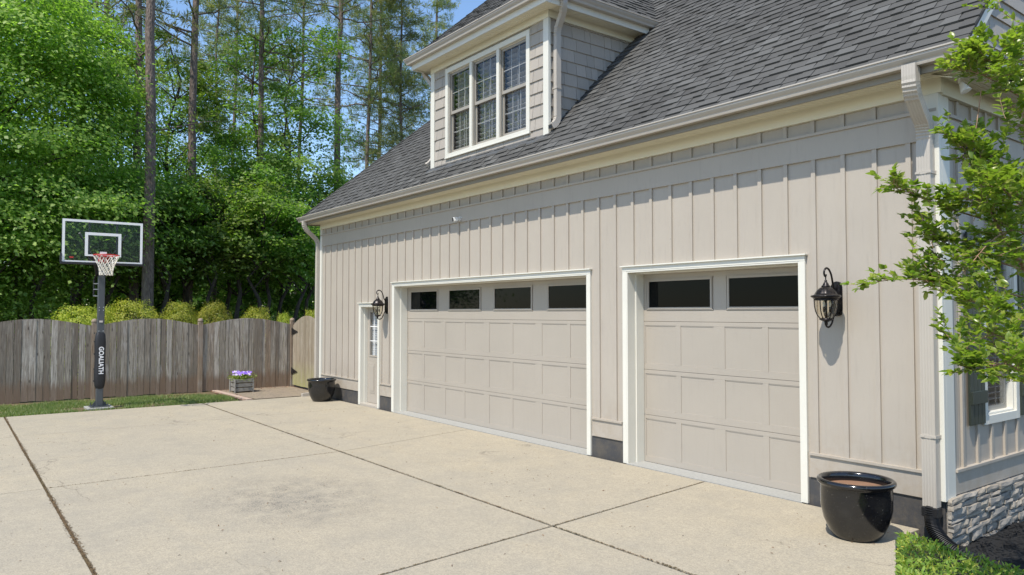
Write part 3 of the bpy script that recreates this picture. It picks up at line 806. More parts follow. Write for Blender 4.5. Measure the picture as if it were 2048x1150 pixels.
# ---- side window with shutters
root = empty('side_window'); root.parent = house
b = MB(); t = .085; xo = .028
b.box(0, xo, wy0-t, wy0, wz0-t, wz1+t); b.box(0, xo, wy1, wy1+t, wz0-t, wz1+t); b.box(0, xo, wy0, wy1, wz0-t, wz0); b.box(0, xo, wy0, wy1, wz1, wz1+t)
b.box(-.12, 0, wy0-.001, wy0+.02, wz0, wz1); b.box(-.12, 0, wy1-.02, wy1+.001, wz0, wz1); b.box(-.12, 0, wy0+.02, wy1-.02, wz0, wz0+.02)
b.build('window_casing', M_trim, root, bevel=.003)
b = MB(); zm = (wz0+wz1)/2
for (xa, za, zb) in ((-.06, wz0+.02, zm+.02), (-.035, zm-.02, wz1)):
    b.box(xa-.025, xa, wy0+.02, wy0+.07, za, zb); b.box(xa-.025, xa, wy1-.07, wy1-.02, za, zb); b.box(xa-.025, xa, wy0+.07, wy1-.07, za, za+.055); b.box(xa-.025, xa, wy0+.07, wy1-.07, zb-.04, zb)
    for i in (1, 2): yv = wy0+.07+(wy1-wy0-.14)*i/3; b.box(xa-.016, xa-.009, yv-.007, yv+.007, za+.055, zb-.04)
    zv = (za+zb)/2; b.box(xa-.0155, xa-.0085, wy0+.07, wy1-.07, zv-.007, zv+.007)
b.build('sash', M_sash, root)
b = MB(); b.box(-.055, -.05, wy0+.07, wy1-.07, wz0+.07, wz1-.04); b.build('pane', M_pane, root)
b = MB(); z = wz0
while z < wz1: b.box(-.16, -.10, wy0, wy1, z, z+.008); z += .06
b.box(-.30, -.29, wy0-.05, wy1+.05, wz0-.05, wz1+.05)
b.build('interior_shutter', paint('interior_shutter_white', (.35, .34, .32), .5), root)
def shutter(y0, y1, name='shutter'):
    m_ = MB(); n = 4
    for i in range(n):
        ya = y0+(y1-y0)*i/n+.003; yb = y0+(y1-y0)*(i+1)/n-.003; m_.box(.017, .040, ya, yb, wz0-.06, wz1+.06)
    for zz_ in (wz0+.20, wz0+.80, wz1-.20): m_.box(.040, .062, y0, y1, zz_-.06, zz_+.06)
    return m_.build(name, M_shutter, house, bevel=.003)
shutter(.47, .81); shutter(1.71, 2.05)

# ---- dormer
DX0, DX1 = -9.03, -5.61; DZ = 6.65; DOV = .27
b = MB(); wx0, wx1, wz0d, wz1d = -8.45, -6.13, 4.905, 6.40
ww = .36
b.box(DX0, wx0-.0, 0.004, .12, 4.45, DZ); b.box(wx1, DX1, .004, .12, 4.45, DZ); b.box(wx0, wx1, .004, .12, 4.45, wz0d); b.box(wx0, wx1, .004, .12, wz1d, DZ)
b.box(DX0, DX0+.12, .12, 2.6, 4.45, DZ+.05); b.box(DX1-.12, DX1, .12, 2.6, 4.45, DZ+.05)
b.build('dormer_wall', M_cedar, house)
# shingles on the dormer front, left out where the window and its trim sit
tr_ = .085
def front_sh():
    rr = random.Random(21); m_ = MB(); z = 4.66; row = .1915
    while z < 6.52:
        zt = min(z+row, 6.53); u = DX0+rr.uniform(.0, .1)-.1
        while u < DX1:
            u2 = u+rr.choice([.12, .16, .2, .27, .31]); pieces = [(max(u, DX0+.10)+.003, min(u2, DX1-.10)-.003)]
            if zt > wz0d-tr_ and z < wz1d+tr_:
                new = []
                for (p, q) in pieces:
                    if p < wx0-tr_: new.append((p, min(q, wx0-tr_)))
                    if q > wx1+tr_: new.append((max(p, wx1+tr_), q))
                zc0, zc1 = z, zt
                if z < wz0d-tr_-.02: new = pieces
                pieces = new
            for (p, q) in pieces:
                if q-p > .015:
                    h0 = .022+rr.uniform(0, .004); t = rr.random(); zz1 = zt
                    if z < wz0d-tr_ < zt and p < wx1+tr_ and q > wx0-tr_: zz1 = wz0d-tr_
                    m_.add([(p, -h0, z), (q, -h0, z), (q, -.006, zz1), (p, -.006, zz1), (p, .004, z), (q, .004, z), (q, .004, zz1), (p, .004, zz1)], [(0, 1, 2, 3), (4, 5, 1, 0), (4, 0, 3, 7), (5, 6, 2, 1)], t)
            u = u2
        z += row
    return m_.build('dormer_shingles', M_cedar, house, recalc=True)
front_sh()
for X_, sgn in ((DX1, 1), (DX0, -1)):
    wall_shingles('dormer_cheek_shingles', (X_, 0, 0), (0, 1, 0), 4.78, 6.53, lambda z: (.02, z-4.72+.0), .1915, 30+sgn, (sgn, 0, 0), house)
b = MB()
for (xa, xb, xc, xd) in ((DX0-.026, DX0+.10, DX0-.026, DX0), (DX1-.10, DX1+.026, DX1, DX1+.026)):
    b = MB(); b.box(xa, xb, -.030, .003, 4.60, 6.53); b.box(xc, xd, .0035, .02, 4.70, 6.53); b.build('dormer_corner_board', M_trim, house, bevel=.003)
b = MB(); b.box(DX0-.03, DX1+.03, -.034, 0, 6.531, DZ); b.box(DX1, DX1+.034, .001, 1.95, 6.531, DZ); b.box(DX0-.034, DX0, .001, 1.95, 6.531, DZ); b.build('dormer_frieze', M_cream, house)
sx0, sx1 = DX0-DOV, DX1+DOV
b = MB(); b.box(sx0, sx1, -DOV, 0, DZ, DZ+.018); b.box(DX1, sx1, 0, 2.05, DZ, DZ+.018); b.box(sx0, DX0, 0, 2.05, DZ, DZ+.018)
yy = -.23
while yy < -.05: b.box(sx0+.01, sx1-.01, yy, yy+.009, DZ-.006, DZ); yy += .045
for x_ in (DX1, sx0):
    xx = x_+.05
    while xx < x_+DOV-.03: b.box(xx, xx+.009, 0, 1.95, DZ-.006, DZ); xx += .045
b.build('dormer_soffit', M_cream, house)
b = MB(); b.box(sx0, sx1, -DOV-.02, -DOV, DZ-.03, DZ+.17); b.box(sx1, sx1+.02, -DOV-.02, 1.93, DZ-.03, DZ+.17); b.box(sx0-.02, sx0, -DOV-.02, 1.93, DZ-.03, DZ+.17); b.build('dormer_fascia', M_trim, house)
gutter([(sx0-.02, 2.06, 6.825), (sx0-.02, -DOV-.02, 6.825), (sx1+.02, -DOV-.02, 6.825), (sx1+.02, 2.06, 6.825)], 'dormer_gutter')
b = MB(); b.sweep([(0, .0), (0, -.105), (.078, -.105), (.083, -.07), (.112, -.03), (.112, .0)], [(sx1+.02, 2.0595, 6.825), (sx1+.02, 2.063, 6.825)]); b.build('gutter_end_cap', M_gutter, house)
# dormer roof
ex0, ex1, ey, ez = sx0-.075, sx1+.075, -DOV-.075, 6.805; hw = (ex1-ex0)/2; mx = (ex0+ex1)/2
yr = ey+hw; rz = ez+hw
shingle_field('dormer_roof', (mx, ey, ez), (1, 0, 0), (0, 1, 1), lambda s: (-hw+s/q2, hw-s/q2), hw*q2, house, 51)
# side slopes clip at the valley: main roof z = 4.74 + y
yv0 = ez-4.74; yv1 = rz-4.74
shingle_field('dormer_roof', (ex1, ey, ez), (0, 1, 0), (-1, 0, 1), lambda s: (s/q2, (yv0-ey)+s/q2), hw*q2, house, 52)
shingle_field('dormer_roof', (ex0, ey, ez), (0, -1, 0), (1, 0, 1), lambda s: (-(yv0-ey)-s/q2, -s/q2), hw*q2, house, 53)
b = MB(); rr0 = .012
b.prism([(ex0, ey, ez-rr0), (ex1, ey, ez-rr0), (mx, yr, rz-rr0)], (0, 0, -.02)); b.prism([(ex1, ey, ez-rr0), (ex1, yv0, ez-rr0), (mx, yv1, rz-rr0), (mx, yr, rz-rr0)], (0, 0, -.02)); b.prism([(ex0, ey, ez-rr0), (mx, yr, rz-rr0), (mx, yv1, rz-rr0), (ex0, yv0, ez-rr0)], (0, 0, -.02))
b.build('dormer_roof_deck', M_roof, house, recalc=True)
cap('hip_cap', (ex0, ey, ez), (mx, yr, rz), .08, 8); cap('hip_cap', (ex1, ey, ez), (mx, yr, rz), .08, 9)
# step flashing under the dormer front and at the cheeks
b = MB(); b.prism([(DX0-.06, -.12, 4.625), (DX1+.06, -.12, 4.625), (DX1+.06, .0, 4.745), (DX0-.06, .0, 4.745)], (0, 0, .012)); b.build('flashing', Mat('dark_flashing', (.10, .105, .11), .5, .3).m, house)
# triple window
wroot = empty('dormer_window'); wroot.parent = house; wroot['label'] = 'white trimmed triple window with taupe sashes and inner plantation shutters'
b = MB(); F0 = -.036
b.box(wx0-tr_, wx0, F0, .004, wz0d-tr_, wz1d+tr_); b.box(wx1, wx1+tr_, F0, .004, wz0d-tr_, wz1d+tr_); b.box(wx0, wx1, F0, .004, wz0d-tr_, wz0d); b.box(wx0, wx1, F0, .004, wz1d, wz1d+tr_)
b.box(wx0-tr_-.008, wx1+tr_+.008, F0-.01, F0-.0005, wz0d-tr_, wz0d-tr_+.02)
m1, m2 = -7.705, -6.90
for m_ in (m1, m2): b.box(m_-.036, m_+.036, F0+.003, .09, wz0d, wz1d)
b.box(wx0, wx0+.012, .004, .1, wz0d, wz1d); b.box(wx1-.012, wx1, .004, .1, wz0d, wz1d); b.box(wx0+.012, wx1-.012, .004, .1, wz0d, wz0d+.012); b.box(wx0+.012, wx1-.012, .004, .1, wz1d-.012, wz1d)
b.build('window_casing', M_trim, wroot, bevel=.003)
zmid = 5.655
for (xa, xb) in ((wx0+.012, m1-.036), (m1+.036, m2-.036), (m2+.036, wx1-.012)):
    sroot = MB()
    for (yo, za, zb) in ((.050, wz0d+.012, zmid+.02), (.022, zmid-.025, wz1d-.012)):
        s_ = .045
        sroot.box(xa, xa+s_, yo, yo+.027, za, zb); sroot.box(xb-s_, xb, yo, yo+.027, za, zb); sroot.box(xa+s_, xb-s_, yo, yo+.027, za, za+.055); sroot.box(xa+s_, xb-s_, yo, yo+.027, zb-.04, zb)
    sroot.box(xa, xa+.02, -.01, .022, wz0d+.012, wz1d-.012); sroot.box(xb-.02, xb, -.01, .022, wz0d+.012, wz1d-.012)
    sroot.build('sash', M_sash, wroot, bevel=.002)
    g = MB(); mt = MB()
    for (yo, za, zb) in ((.062, wz0d+.065, zmid-.02), (.034, zmid+.03, wz1d-.052)):
        g.box(xa+.045, xb-.045, yo, yo+.004, za, zb)
        for i in (1, 2): xv = xa+.045+(xb-xa-.09)*i/3; mt.box(xv-.008, xv+.008, yo+.006, yo+.012, za, zb)
        zv = (za+zb)/2; mt.box(xa+.045, xb-.045, yo+.0055, yo+.0125, zv-.008, zv+.008)
    g.build('pane', M_pane, wroot); mt.build('muntin', paint('muntin_taupe', (.5, .48, .44), .5), wroot)
    lv = MB(); z = wz0d+.03
    while z < wz1d:
        Mr = Matrix.Translation(((xa+xb)/2, .15, z)) @ Matrix.Rotation(math.radians(-38), 4, 'X'); lv.box(-(xb-xa)/2+.01, (xb-xa)/2-.01, -.042, .042, -.005, .005, M=Mr); z += .088
    lv.box((xa+xb)/2-.006, (xa+xb)/2+.006, .095, .107, wz0d, wz1d)
    lv.build('plantation_shutter', paint('shutter_slat_white', (.50, .49, .47), .5), wroot)
b = MB(); b.box(DX0+.13, DX1-.13, .3, .34, 4.5, DZ); b.build('inner_partition', bpy.data.materials['dark_interior'], house)
# dormer downspouts
xs_ = DX1+.085
e1 = downspout([(sx1+.06, .02, 6.73), (sx1+.06, .02, 6.69)]+bend((sx1+.06, .02, 6.67), (sx1+.055, .03, 6.60), (sx1-.01, .06, 6.54), 4, .004)+bend((DX1+.12, .09, 6.38), (xs_, .10, 6.32), (xs_, .10, 6.24), 4, .004)+[(xs_, .10, 6.0), (xs_, .10, 5.0)]+bend((xs_, .10, 4.98), (xs_, .08, 4.88), (xs_+.01, -.04, 4.82), 4, .004), 'downspout', .045, .036, True, Vector((0, 1, 0)))
b = MB(); b.box(xs_-.06, xs_+.042, .05, .15, 5.42, 5.44); b.build('strap', M_gutter, e1)
b = MB(); b.box(xs_-.03, xs_+.05, -.055, -.051, 4.79, 4.85); b.build('spout_mouth', M_plastic, e1)
xs2 = DX0-.085
downspout([(sx0-.06, .0, 6.73), (sx0-.06, .0, 6.69)]+bend((sx0-.06, .0, 6.67), (sx0-.055, .0, 6.60), (sx0, .03, 6.54), 4, .004)+bend((DX0-.14, .05, 6.40), (xs2, .06, 6.34), (xs2, .06, 6.26), 4, .004)+[(xs2, .06, 6.0), (xs2, .06, 5.0)]+bend((xs2, .06, 4.96), (xs2, .04, 4.87), (xs2-.02, -.07, 4.80), 4, .004), 'downspout', .04, .034, True, Vector((0, 1, 0)))

# ------------------------------------------------------------------ wall lanterns
def lantern():
    r = empty('wall_lantern', (0, 0, 0))
    b = MB()                                         # back plate (rounded slab)
    n = 20; hw_, hh = .062, .155; pts = []
    for i in range(n+1): th = math.pi*i/n; pts.append((hw_*math.cos(th), 0, hh-hw_+hw_*math.sin(th)))
    for i in range(n+1): th = math.pi+math.pi*i/n; pts.append((hw_*math.cos(th), 0, -hh+hw_+hw_*math.sin(th)))
    b.prism(pts, (0, -.028, 0)); b.prism([(x*.8, -.028, z*.86) for x, y, z in pts], (0, -.016, 0)); b.tube([(0, -.044, .03), (0, -.05, .03)], .006, 8)
    b.build('back_plate', M_bronze, r, bevel=.003)
    ax = -.215
    def spiral(c, r0, r1, t0, t1, n=22):
        return [Vector((0, c[0]+(r0+(r1-r0)*i/n)*math.cos(t0+(t1-t0)*i/n), c[1]+(r0+(r1-r0)*i/n)*math.sin(t0+(t1-t0)*i/n))) for i in range(n+1)]
    b = MB()
    # upper scroll arm: from plate up and over, curling above the finial
    up = [Vector((0, -.03, .06)), Vector((0, -.06, .085)), Vector((0, -.085, .12)), Vector((0, -.10, .17)), Vector((0, -.118, .215)), Vector((0, -.150, .252)), Vector((0, -.190, .268)), Vector((0, -.225, .258)), Vector((0, -.243, .232)), Vector((0, -.238, .207)), Vector((0, -.222, .196)), Vector((0, -.208, .203)), Vector((0, -.207, .214))]
    P_ = [cr(up, i/60) for i in range(61)]; b.tube(P_, [.0095]*50+[.0095-.0003*i for i in range(11)], 10)
    b.tube([(0, ax, .14), (0, ax, .205)], .006, 8)
    lo = [Vector((0, -.03, -.06)), Vector((0, -.055, -.10)), Vector((0, -.085, -.16)), Vector((0, -.115, -.215)), Vector((0, -.155, -.245)), Vector((0, -.195, -.248)), Vector((0, -.228, -.226)), Vector((0, -.232, -.196)), Vector((0, -.215, -.182)), Vector((0, -.203, -.192))]
    P_ = [cr(lo, i/50) for i in range(51)]; b.tube(P_, [.009]*41+[.009-.0003*i for i in range(10)], 10)
    b.tube([(0, ax, -.12), (0, ax, -.19)], .006, 8)
    b.build('scroll_arm', M_bronze, r, smooth=True)
    c = (0, ax, 0)
    b = MB()                                         # roof of the lantern
    b.lathe([(.003, .168), (.010, .163), (.014, .153), (.011, .146), (.020, .140), (.026, .128), (.030, .118), (.040, .112), (.042, .104), (.034, .100)], c, 24)
    b.lathe([(.030, .104), (.052, .096), (.078, .076), (.098, .048), (.106, .034), (.128, .030), (.136, .024), (.136, .016), (.118, .004), (.108, -.004), (.0, -.004)], c, 48, flute=12, fa=.022)
    b.build('lantern_cap', M_bronze, r, smooth=True)
    prof = [(.108, -.002), (.107, -.03), (.104, -.07), (.096, -.11), (.080, -.145), (.058, -.172), (.048, -.180)]
    b = MB(); b.lathe([(a_*.965, z_) for a_, z_ in prof], c, 40); b.build('glass_shade', M_seeded, r, smooth=True)
    b = MB()
    for k in range(6):
        th = math.pi/6+k*math.pi/3; b.tube([(c[0]+a_*math.cos(th), c[1]+a_*math.sin(th), z_) for a_, z_ in prof], .0048, 6)
    b.lathe([(.106, .0), (.111, -.004), (.111, -.014), (.104, -.016)], c, 36)
    b.lathe([(.0, -.170), (.050, -.170), (.062, -.176), (.064, -.184), (.045, -.193), (.030, -.199), (.018, -.204), (.012, -.214), (.016, -.222), (.012, -.232), (.002, -.238)], c, 28)
    b.build('cage', M_bronze, r, smooth=True)
    b = MB(); b.tube([(0, ax, -.17), (0, ax, .0)], .011, 10)
    for k in range(3):
        th = k*2.094+.5; dx, dy = .036*math.cos(th), .036*math.sin(th)
        b.tube([(0, ax, -.15), (dx*.6, ax+dy*.6, -.155), (dx, ax+dy, -.135), (dx, ax+dy, -.115)], .004, 6)
        b.lathe([(.0, -.118), (.011, -.116), (.011, -.075), (.014, -.072)], (dx, ax+dy, 0), 10)
    b.build('candle_cluster', M_bronze, r, smooth=True)
    b = MB()
    for k in range(3):
        th = k*2.094+.5; dx, dy = .036*math.cos(th), .036*math.sin(th)
        b.lathe([(.004, -.072), (.011, -.058), (.013, -.045), (.008, -.025), (.001, -.008)], (dx, ax+dy, 0), 10)
    b.build('bulb', Mat('bulb_glass', (.6, .58, .5), .15).m, r, smooth=True)
    return r
lan = lantern(); lan.location = (-1.005, 0, 2.145)
lan.scale = (1.04, 1.04, 1.15)
tag(lan, 'black scrolled wall lantern right of the single garage door', 'wall lamp', 'matching wall lanterns beside the garage doors')
copy_thing(lan, (-10.80, 0, 2.16), 0, (1.04, 1.04, 1.15), 'black scrolled wall lantern between the narrow door and the wide garage door')

# ------------------------------------------------------------------ security camera, floodlight
r = empty('security_camera', (-8.06, 0, 3.68)); tag(r, 'small white security camera with cable on the wall above the wide door', 'camera')
b = MB(); b.tube([(0, -.0215, 0), (0, -.035, 0)], .030, 16); b.tube([(0, -.03, 0), (0, -.065, -.008), (.012, -.085, -.012)], .008, 8); b.build('mount', M_white, r)
b = MB(); Mr = Matrix.Translation((.01, -.10, -.015)) @ Matrix.Rotation(math.radians(-12), 4, 'Z') @ Matrix.Rotation(math.radians(10), 4, 'X')
b.box(-.032, .032, -.06, .025, -.036, .036, M=Mr); hbx = b.build('housing', M_white, r, bevel=.01)
b = MB(); b.box(-.028, .028, -.0645, -.0605, -.031, .031, M=Mr); b.build('lens_face', M_plastic, r, bevel=.001)
b = MB(); b.tube([Vector((.045+.035*math.cos(t*.5), -.045+.012*math.sin(t), -.01+.035*math.sin(t*.5))) for t in range(0, 26)], .004, 6); b.build('cable', M_white, r)
r = empty('flood_light', (.165, .06, SZ)); tag(r, 'white spotlight hanging from the soffit at the house corner', 'spotlight')
b = MB(); b.tube([(0, 0, 0), (0, 0, -.018)], .04, 16); b.tube([(0, 0, -.01), (0, 0, -.045), (.01, -.004, -.06)], .014, 10)
b.build('mount', M_white, r)
b = MB(); Mr = Matrix.Translation((.01, -.004, -.06)) @ Matrix.Rotation(math.radians(-25), 4, 'Y'); t_ = MB().lathe([(.0, .0), (.022, -.002), (.024, -.03), (.027, -.035), (.045, -.095), (.048, -.10), (.044, -.102), (.0, -.096)], (0, 0, 0), 24)
t_.v = [tuple(Mr @ Vector(v)) for v in t_.v]; t_.build('bulb_head', M_white, r, smooth=True)

# ------------------------------------------------------------------ pots
def glaze():
    m = Mat('black_glaze', (.008, .008, .009), .12, 0, .7); n = m.noise(3, 6, rough=.7); n2 = m.noise(70, 3)
    c = m.mix(m.g(n, .5, .75, 0, .35), (.007, .007, .008), (.06, .055, .045)); c = m.mix(m.g(n2, .66, .72, 0, .5), c, (.16, .15, .13)); m.base(c)
    m.rough(m.g(n, .35, .75, .07, .3)); m.bump(m.noise(6, 3), .08, .01); return m.m
M_glaze = glaze()
def pot(R=.325, H=.52):
    r = empty('glazed_pot')
    b = MB(); b.lathe([(.0, .004), (.185, .0), (.198, .012), (.23, .06), (.275, .16), (.298, .27), (.300, .38), (.298, .455), (.302, .468), (.318, .474), (.328, .490), (.326, .508), (.312, .520), (.292, .518), (.280, .505), (.276, .48), (.272, .40), (.26, .30), (.0, .29)], (0, 0, 0), 64)
    b.build('pot_body', M_glaze, r, smooth=True)
    s = MB(); rr = random.Random(2); n = 40; s.lathe([(.001, .452), (.08, .455), (.16, .45), (.23, .448), (.278, .44)], (0, 0, 0), 40)
    s.build('soil', dirt('pot_soil', (.20, .105, .055), (.34, .19, .11), (.16, .09, .05), 60), r)
    return r
p = pot(); p.location = (-.435, -.755, .0); tag(p, 'large black glazed pot with bare soil at the garage corner under the lantern', 'plant pot', 'black glazed pots')
copy_thing(p, (-13.17, -.42, 0), 1., (1., 1., .97), 'black glazed pot at the far garage corner beside the gate')
# soil inside must sit lower for realism of the far pot as well

# ------------------------------------------------------------------ fence
FXp = -17.0
def fence_top(y):
    posts = [-11.7, -9.3, -6.89, -4.47, -2.08, .33]
    for a_, c_ in zip(posts[:-1], posts[1:]):
        if a_ <= y <= c_: t = (y-a_)/(c_-a_); return 1.69+.175*math.sin(math.pi*t)**1.15
    return 1.69
fence = empty('wooden_fence', (FXp, -4.47, 0)); tag(fence, 'weathered grey board fence with arched tops along the lawn', 'fence')
FI = Matrix.Translation(fence.location).inverted()
def under(o, par): o.parent = par; o.matrix_parent_inverse = Matrix.Translation(par.location).inverted(); return o
posts = [-11.7, -9.3, -6.89, -4.47, -2.08, .33]
rr = random.Random(9)
def board(b, x, y0, y1, z0, zt0, zt1, tone, lean=0., thick=.018, axis='y'):
    pts = [(0, y0, z0), (0, y1, z0), (lean, y1+rr.uniform(-.003, .003), zt1), (lean, y0+rr.uniform(-.003, .003), zt0)]
    if axis == 'y': b.prism([(x+p[0], p[1], p[2]) for p in pts], (-thick, 0, 0), tone)
    else: b.prism([(p[1], x+p[0], p[2]) for p in pts], (0, thick, 0), tone)
for a_, c_ in zip(posts[:-1], posts[1:]):
    b = MB(); y = a_+.055 if a_ != .33 else a_
    while y < c_-.055:
        wd = rr.choice([.09, .135, .14, .14, .142]); y2 = min(y+wd, c_-.05)
        ov = rr.random() < .4; xo = .0 if not ov else .006
        board(b, FXp+.03+xo+rr.uniform(-.004, .004), y+.002, y2-.002-rr.uniform(0, .004), rr.uniform(-.02, .015), fence_top(y)+rr.uniform(-.004, .004), fence_top(y2)+rr.uniform(-.004, .004), rr.random(), rr.uniform(-.008, .008))
        y = y2
    for z_ in (.35, 1.0, 1.5): b.box(FXp-.05, FXp+.006, a_, c_, z_-.045, z_+.045, .4)
    under(b.build('fence_panel', M_fence), fence)
def dome(b, x, y, z0, R, n=12, sq=1.):
    # rounded post top: square that swells into a dome
    prof = [(.052, 0), (.050, .012), (.060, .02), (.064, .03), (.062, .05), (.052, .075), (.035, .093), (.012, .102), (.001, .103)]
    b.lathe([(r_*1.08, h_) for r_, h_ in prof], (x, y, z0), 16)
for y in posts:
    b = MB(); b.box(FXp-.05, FXp+.062, y-.055, y+.055, -.1, 1.765, .5); dome(b, FXp+.004, y, 1.765, .05)
    under(b.build('fence_post', M_post, bevel=.004), fence)
# gate
gate = empty('fence_gate', (-16.93, .33, 0)); tag(gate, 'arched mossy board gate standing between fence and garage', 'gate')
gx0, gx1 = -16.90, -14.74
b = MB(); x = gx0; rr = random.Random(4)
def gy(x): return .34-.10*(x-gx0)/(gx1-gx0)
def gt(x): t = (x-gx0)/(gx1-gx0); return 1.66+.27*math.sin(math.pi*min(1, max(0, t)))**.9
while x < gx1-.02:
    x2 = min(x+rr.choice([.12, .14, .14]), gx1)
    board(b, gy(x)-.02, x+.002, x2-.002, .05+rr.uniform(-.005, .005), gt(x), gt(x2), rr.random(), 0, .018, 'x'); x = x2
for z_ in (.35, 1.45): b.box(gx0, gx1, .33, .38, z_-.045, z_+.045, .4)
under(b.build('gate_boards', M_gate), gate)
for z_ in (.42, 1.50):
    b = MB(); b.prism([(gx0-.03, .306, z_-.085), (gx0-.03, .306, z_+.085), (gx0+.42, .290, z_)], (0, -.006, 0)); b.tube([(gx0-.035, .30, z_-.09), (gx0-.035, .30, z_+.09)], .012, 8)
    under(b.build('hinge', M_black), gate)
b = MB(); b.box(-14.70, -14.60, .20, .31, -.1, 1.70, .5); dome(b, -14.65, .255, 1.70, .05); o = b.build('gate_post', M_post, bevel=.004); under(o, gate)
b = MB(); b.box(-14.86, -14.80, .195, .215, 1.36, 1.46); under(b.build('latch', M_black), gate)

# ------------------------------------------------------------------ basketball hoop
hoop = empty('basketball_hoop', (-14.87, -4.655, 0)); tag(hoop, 'basketball hoop with clear backboard on a grey pole beside the driveway', 'basketball hoop')
M_pole = Mat('graphite_powder_coat', (.085, .092, .10), .35, .3).m
def hp(o): return under(o, hoop)
b = MB(); b.box(-14.935, -14.805, -4.72, -4.59, .035, 3.02); hp(b.build('pole', M_pole, bevel=.012))
b = MB(); b.box(-15.05, -14.69, -4.835, -4.475, .022, .038); 
for dx in (-.14, .14):
    for dy in (-.14, .14): b.tube([(-14.87+dx, -4.655+dy, .03), (-14.87+dx, -4.655+dy, .10)], .011, 8); b.tube([(-14.87+dx, -4.655+dy, .038), (-14.87+dx, -4.655+dy, .052)], .02, 6)
for s_ in (-1, 1): b.prism([(-14.87, -4.655+s_*.065, .038), (-14.87, -4.655+s_*.16, .038), (-14.87, -4.655+s_*.065, .16)], (.006, 0, 0))
hp(b.build('base_plate', M_pole))
b = MB(); b.box(-15.15, -14.60, -4.905, -4.405, -.1, .022); hp(b.build('footing', M_apron, bevel=.01))
# padded sleeve
b = MB(); prof = []
for i in range(25):
    t = i/24; z = .40+1.19*t; s_ = .070+.030*math.sin(math.pi*min(1, t*1.02))**.5+.008*math.sin(9*t)
    s_ = s_ if 0 < i < 24 else .066
    ring = []
    for k in range(28):
        th = 2*math.pi*k/28; cx_, sx_ = math.cos(th), math.sin(th)
        q = (abs(cx_)**4+abs(sx_)**4)**(-.25); ring.append((-14.87+s_*q*cx_*1.0, -4.655+s_*q*sx_*1.05, z))
    prof.append(ring)
vs = [p_ for ring in prof for p_ in ring]; fs = [(i*28+k, i*28+(k+1) % 28, (i+1)*28+(k+1) % 28, (i+1)*28+k) for i in range(24) for k in range(28)]
b.add(vs, fs); pad = hp(b.build('pole_pad', Mat('black_vinyl', (.014, .014, .016), .55).m, smooth=True))
def text_mesh(body, size, loc, R, mat, ext=.001, off=0., sx=1.):
    cu = bpy.data.curves.new('t', 'FONT'); cu.body = body; cu.size = size; cu.extrude = ext; cu.offset = off; cu.align_x = 'CENTER'; cu.align_y = 'CENTER'; cu.space_character = 1.02
    to = bpy.data.objects.new('t', cu); COL.objects.link(to); bpy.context.view_layer.update()
    me = bpy.data.meshes.new_from_object(to.evaluated_get(bpy.context.evaluated_depsgraph_get())); bpy.data.objects.remove(to)
    me.transform(Matrix.Translation(loc) @ R @ Matrix.Diagonal((sx, 1, 1, 1))); me.materials.clear(); me.materials.append(mat); return me
# faces +x, reads downwards
Rt = Matrix(((0, 0, 1, 0), (0, 1, 0, 0), (-1, 0, 0, 0), (0, 0, 0, 1)))    # local x -> -z, local y -> +y, local z -> +x
me = text_mesh('GOALIATH', .125, (-14.762, -4.650, 1.0), Rt, Mat('white_print', (.8, .8, .8), .6).m, .002, .0035, .92)
lt = bpy.data.objects.new('lettering', me); COL.objects.link(lt); lt.parent = pad
for z_ in (.55, .80, 1.12, 1.38, 1.56): hp(MB().box(-14.90, -14.86, -4.772, -4.755, z_, z_+.03).build('pad_strap', M_plastic))
b = MB(); b.box(-14.80, -14.795, -4.69, -4.625, 1.80, 1.84); hp(b.build('plate_sticker', Mat('pale_sticker', (.55, .5, .45), .5).m))
for z_ in (1.62, 2.06, 2.12):
    for dy in (-.04, .04): hp(MB().tube([(-14.802, -4.655+dy, z_), (-14.79, -4.655+dy, z_)], .010, 6).build('bolt', M_steel))
for z_ in (2.36, 2.50, 2.62): hp(MB().tube([(-14.86, -4.80, z_), (-14.86, -4.72, z_)], .010, 6).build('bolt', M_steel))
BX = -14.02; by0, by1, bz0, bz1 = -5.48, -4.03, 3.02, 3.87
b = MB()                                             # arms from the pole to the board
for s_ in (-1, 1):
    b.tube([(-14.87, -4.655+s_*.08, 2.80), (BX-.05, -4.755+s_*.17, 3.10)], .026, 6); b.tube([(-14.87, -4.655+s_*.08, 3.0), (BX-.05, -4.755+s_*.42, 3.60)], .020, 6)
b.box(BX-.07, BX-.03, -5.02, -4.99, 3.02, 3.84); b.box(BX-.07, BX-.03, -4.52, -4.49, 3.02, 3.84)
b.box(BX-.065, BX-.032, -5.0, -4.5, 3.07, 3.12)
hp(b.build('support_arm', M_black))
b = MB(); b.tube([(-14.96, -4.78, 2.35), (-14.95, -4.78, 2.7), (-14.6, -4.72, 3.0)], .018, 8); hp(b.build('height_adjuster', M_black))
bbp = MB(); bbp.box(BX-.012, BX, by0+.012, by1-.012, bz0+.012, bz1-.012); bb = hp(bbp.build('backboard', M_board))
b = MB(); f_ = .016
b.box(BX-.03, BX-.0125, by0-.006, by0+.014, bz0, bz1+.004); b.box(BX-.03, BX-.0125, by1-.014, by1+.006, bz0, bz1+.004); b.box(BX-.03, BX-.0125, by0, by1, bz1-.01, bz1+.004); b.box(BX-.03, BX-.0125, by0, by1, bz0, bz0+.012)
b.build('frame', M_pole, bb)
b = MB()                                             # white border and target square
def ring(y0, y1, z0, z1, t, x): 
    b.box(x, x+.002, y0, y0+t, z0, z1); b.box(x, x+.002, y1-t, y1, z0, z1); b.box(x, x+.002, y0+t, y1-t, z1-t, z1); b.box(x, x+.002, y0+t, y1-t, z0, z0+t*.6)
ring(by0, by1, bz0, bz1, .046, BX+.0005); ring(-5.085, -4.43, 3.145, 3.625, .055, BX+.0005)
b.build('board_marking', M_white, bb)
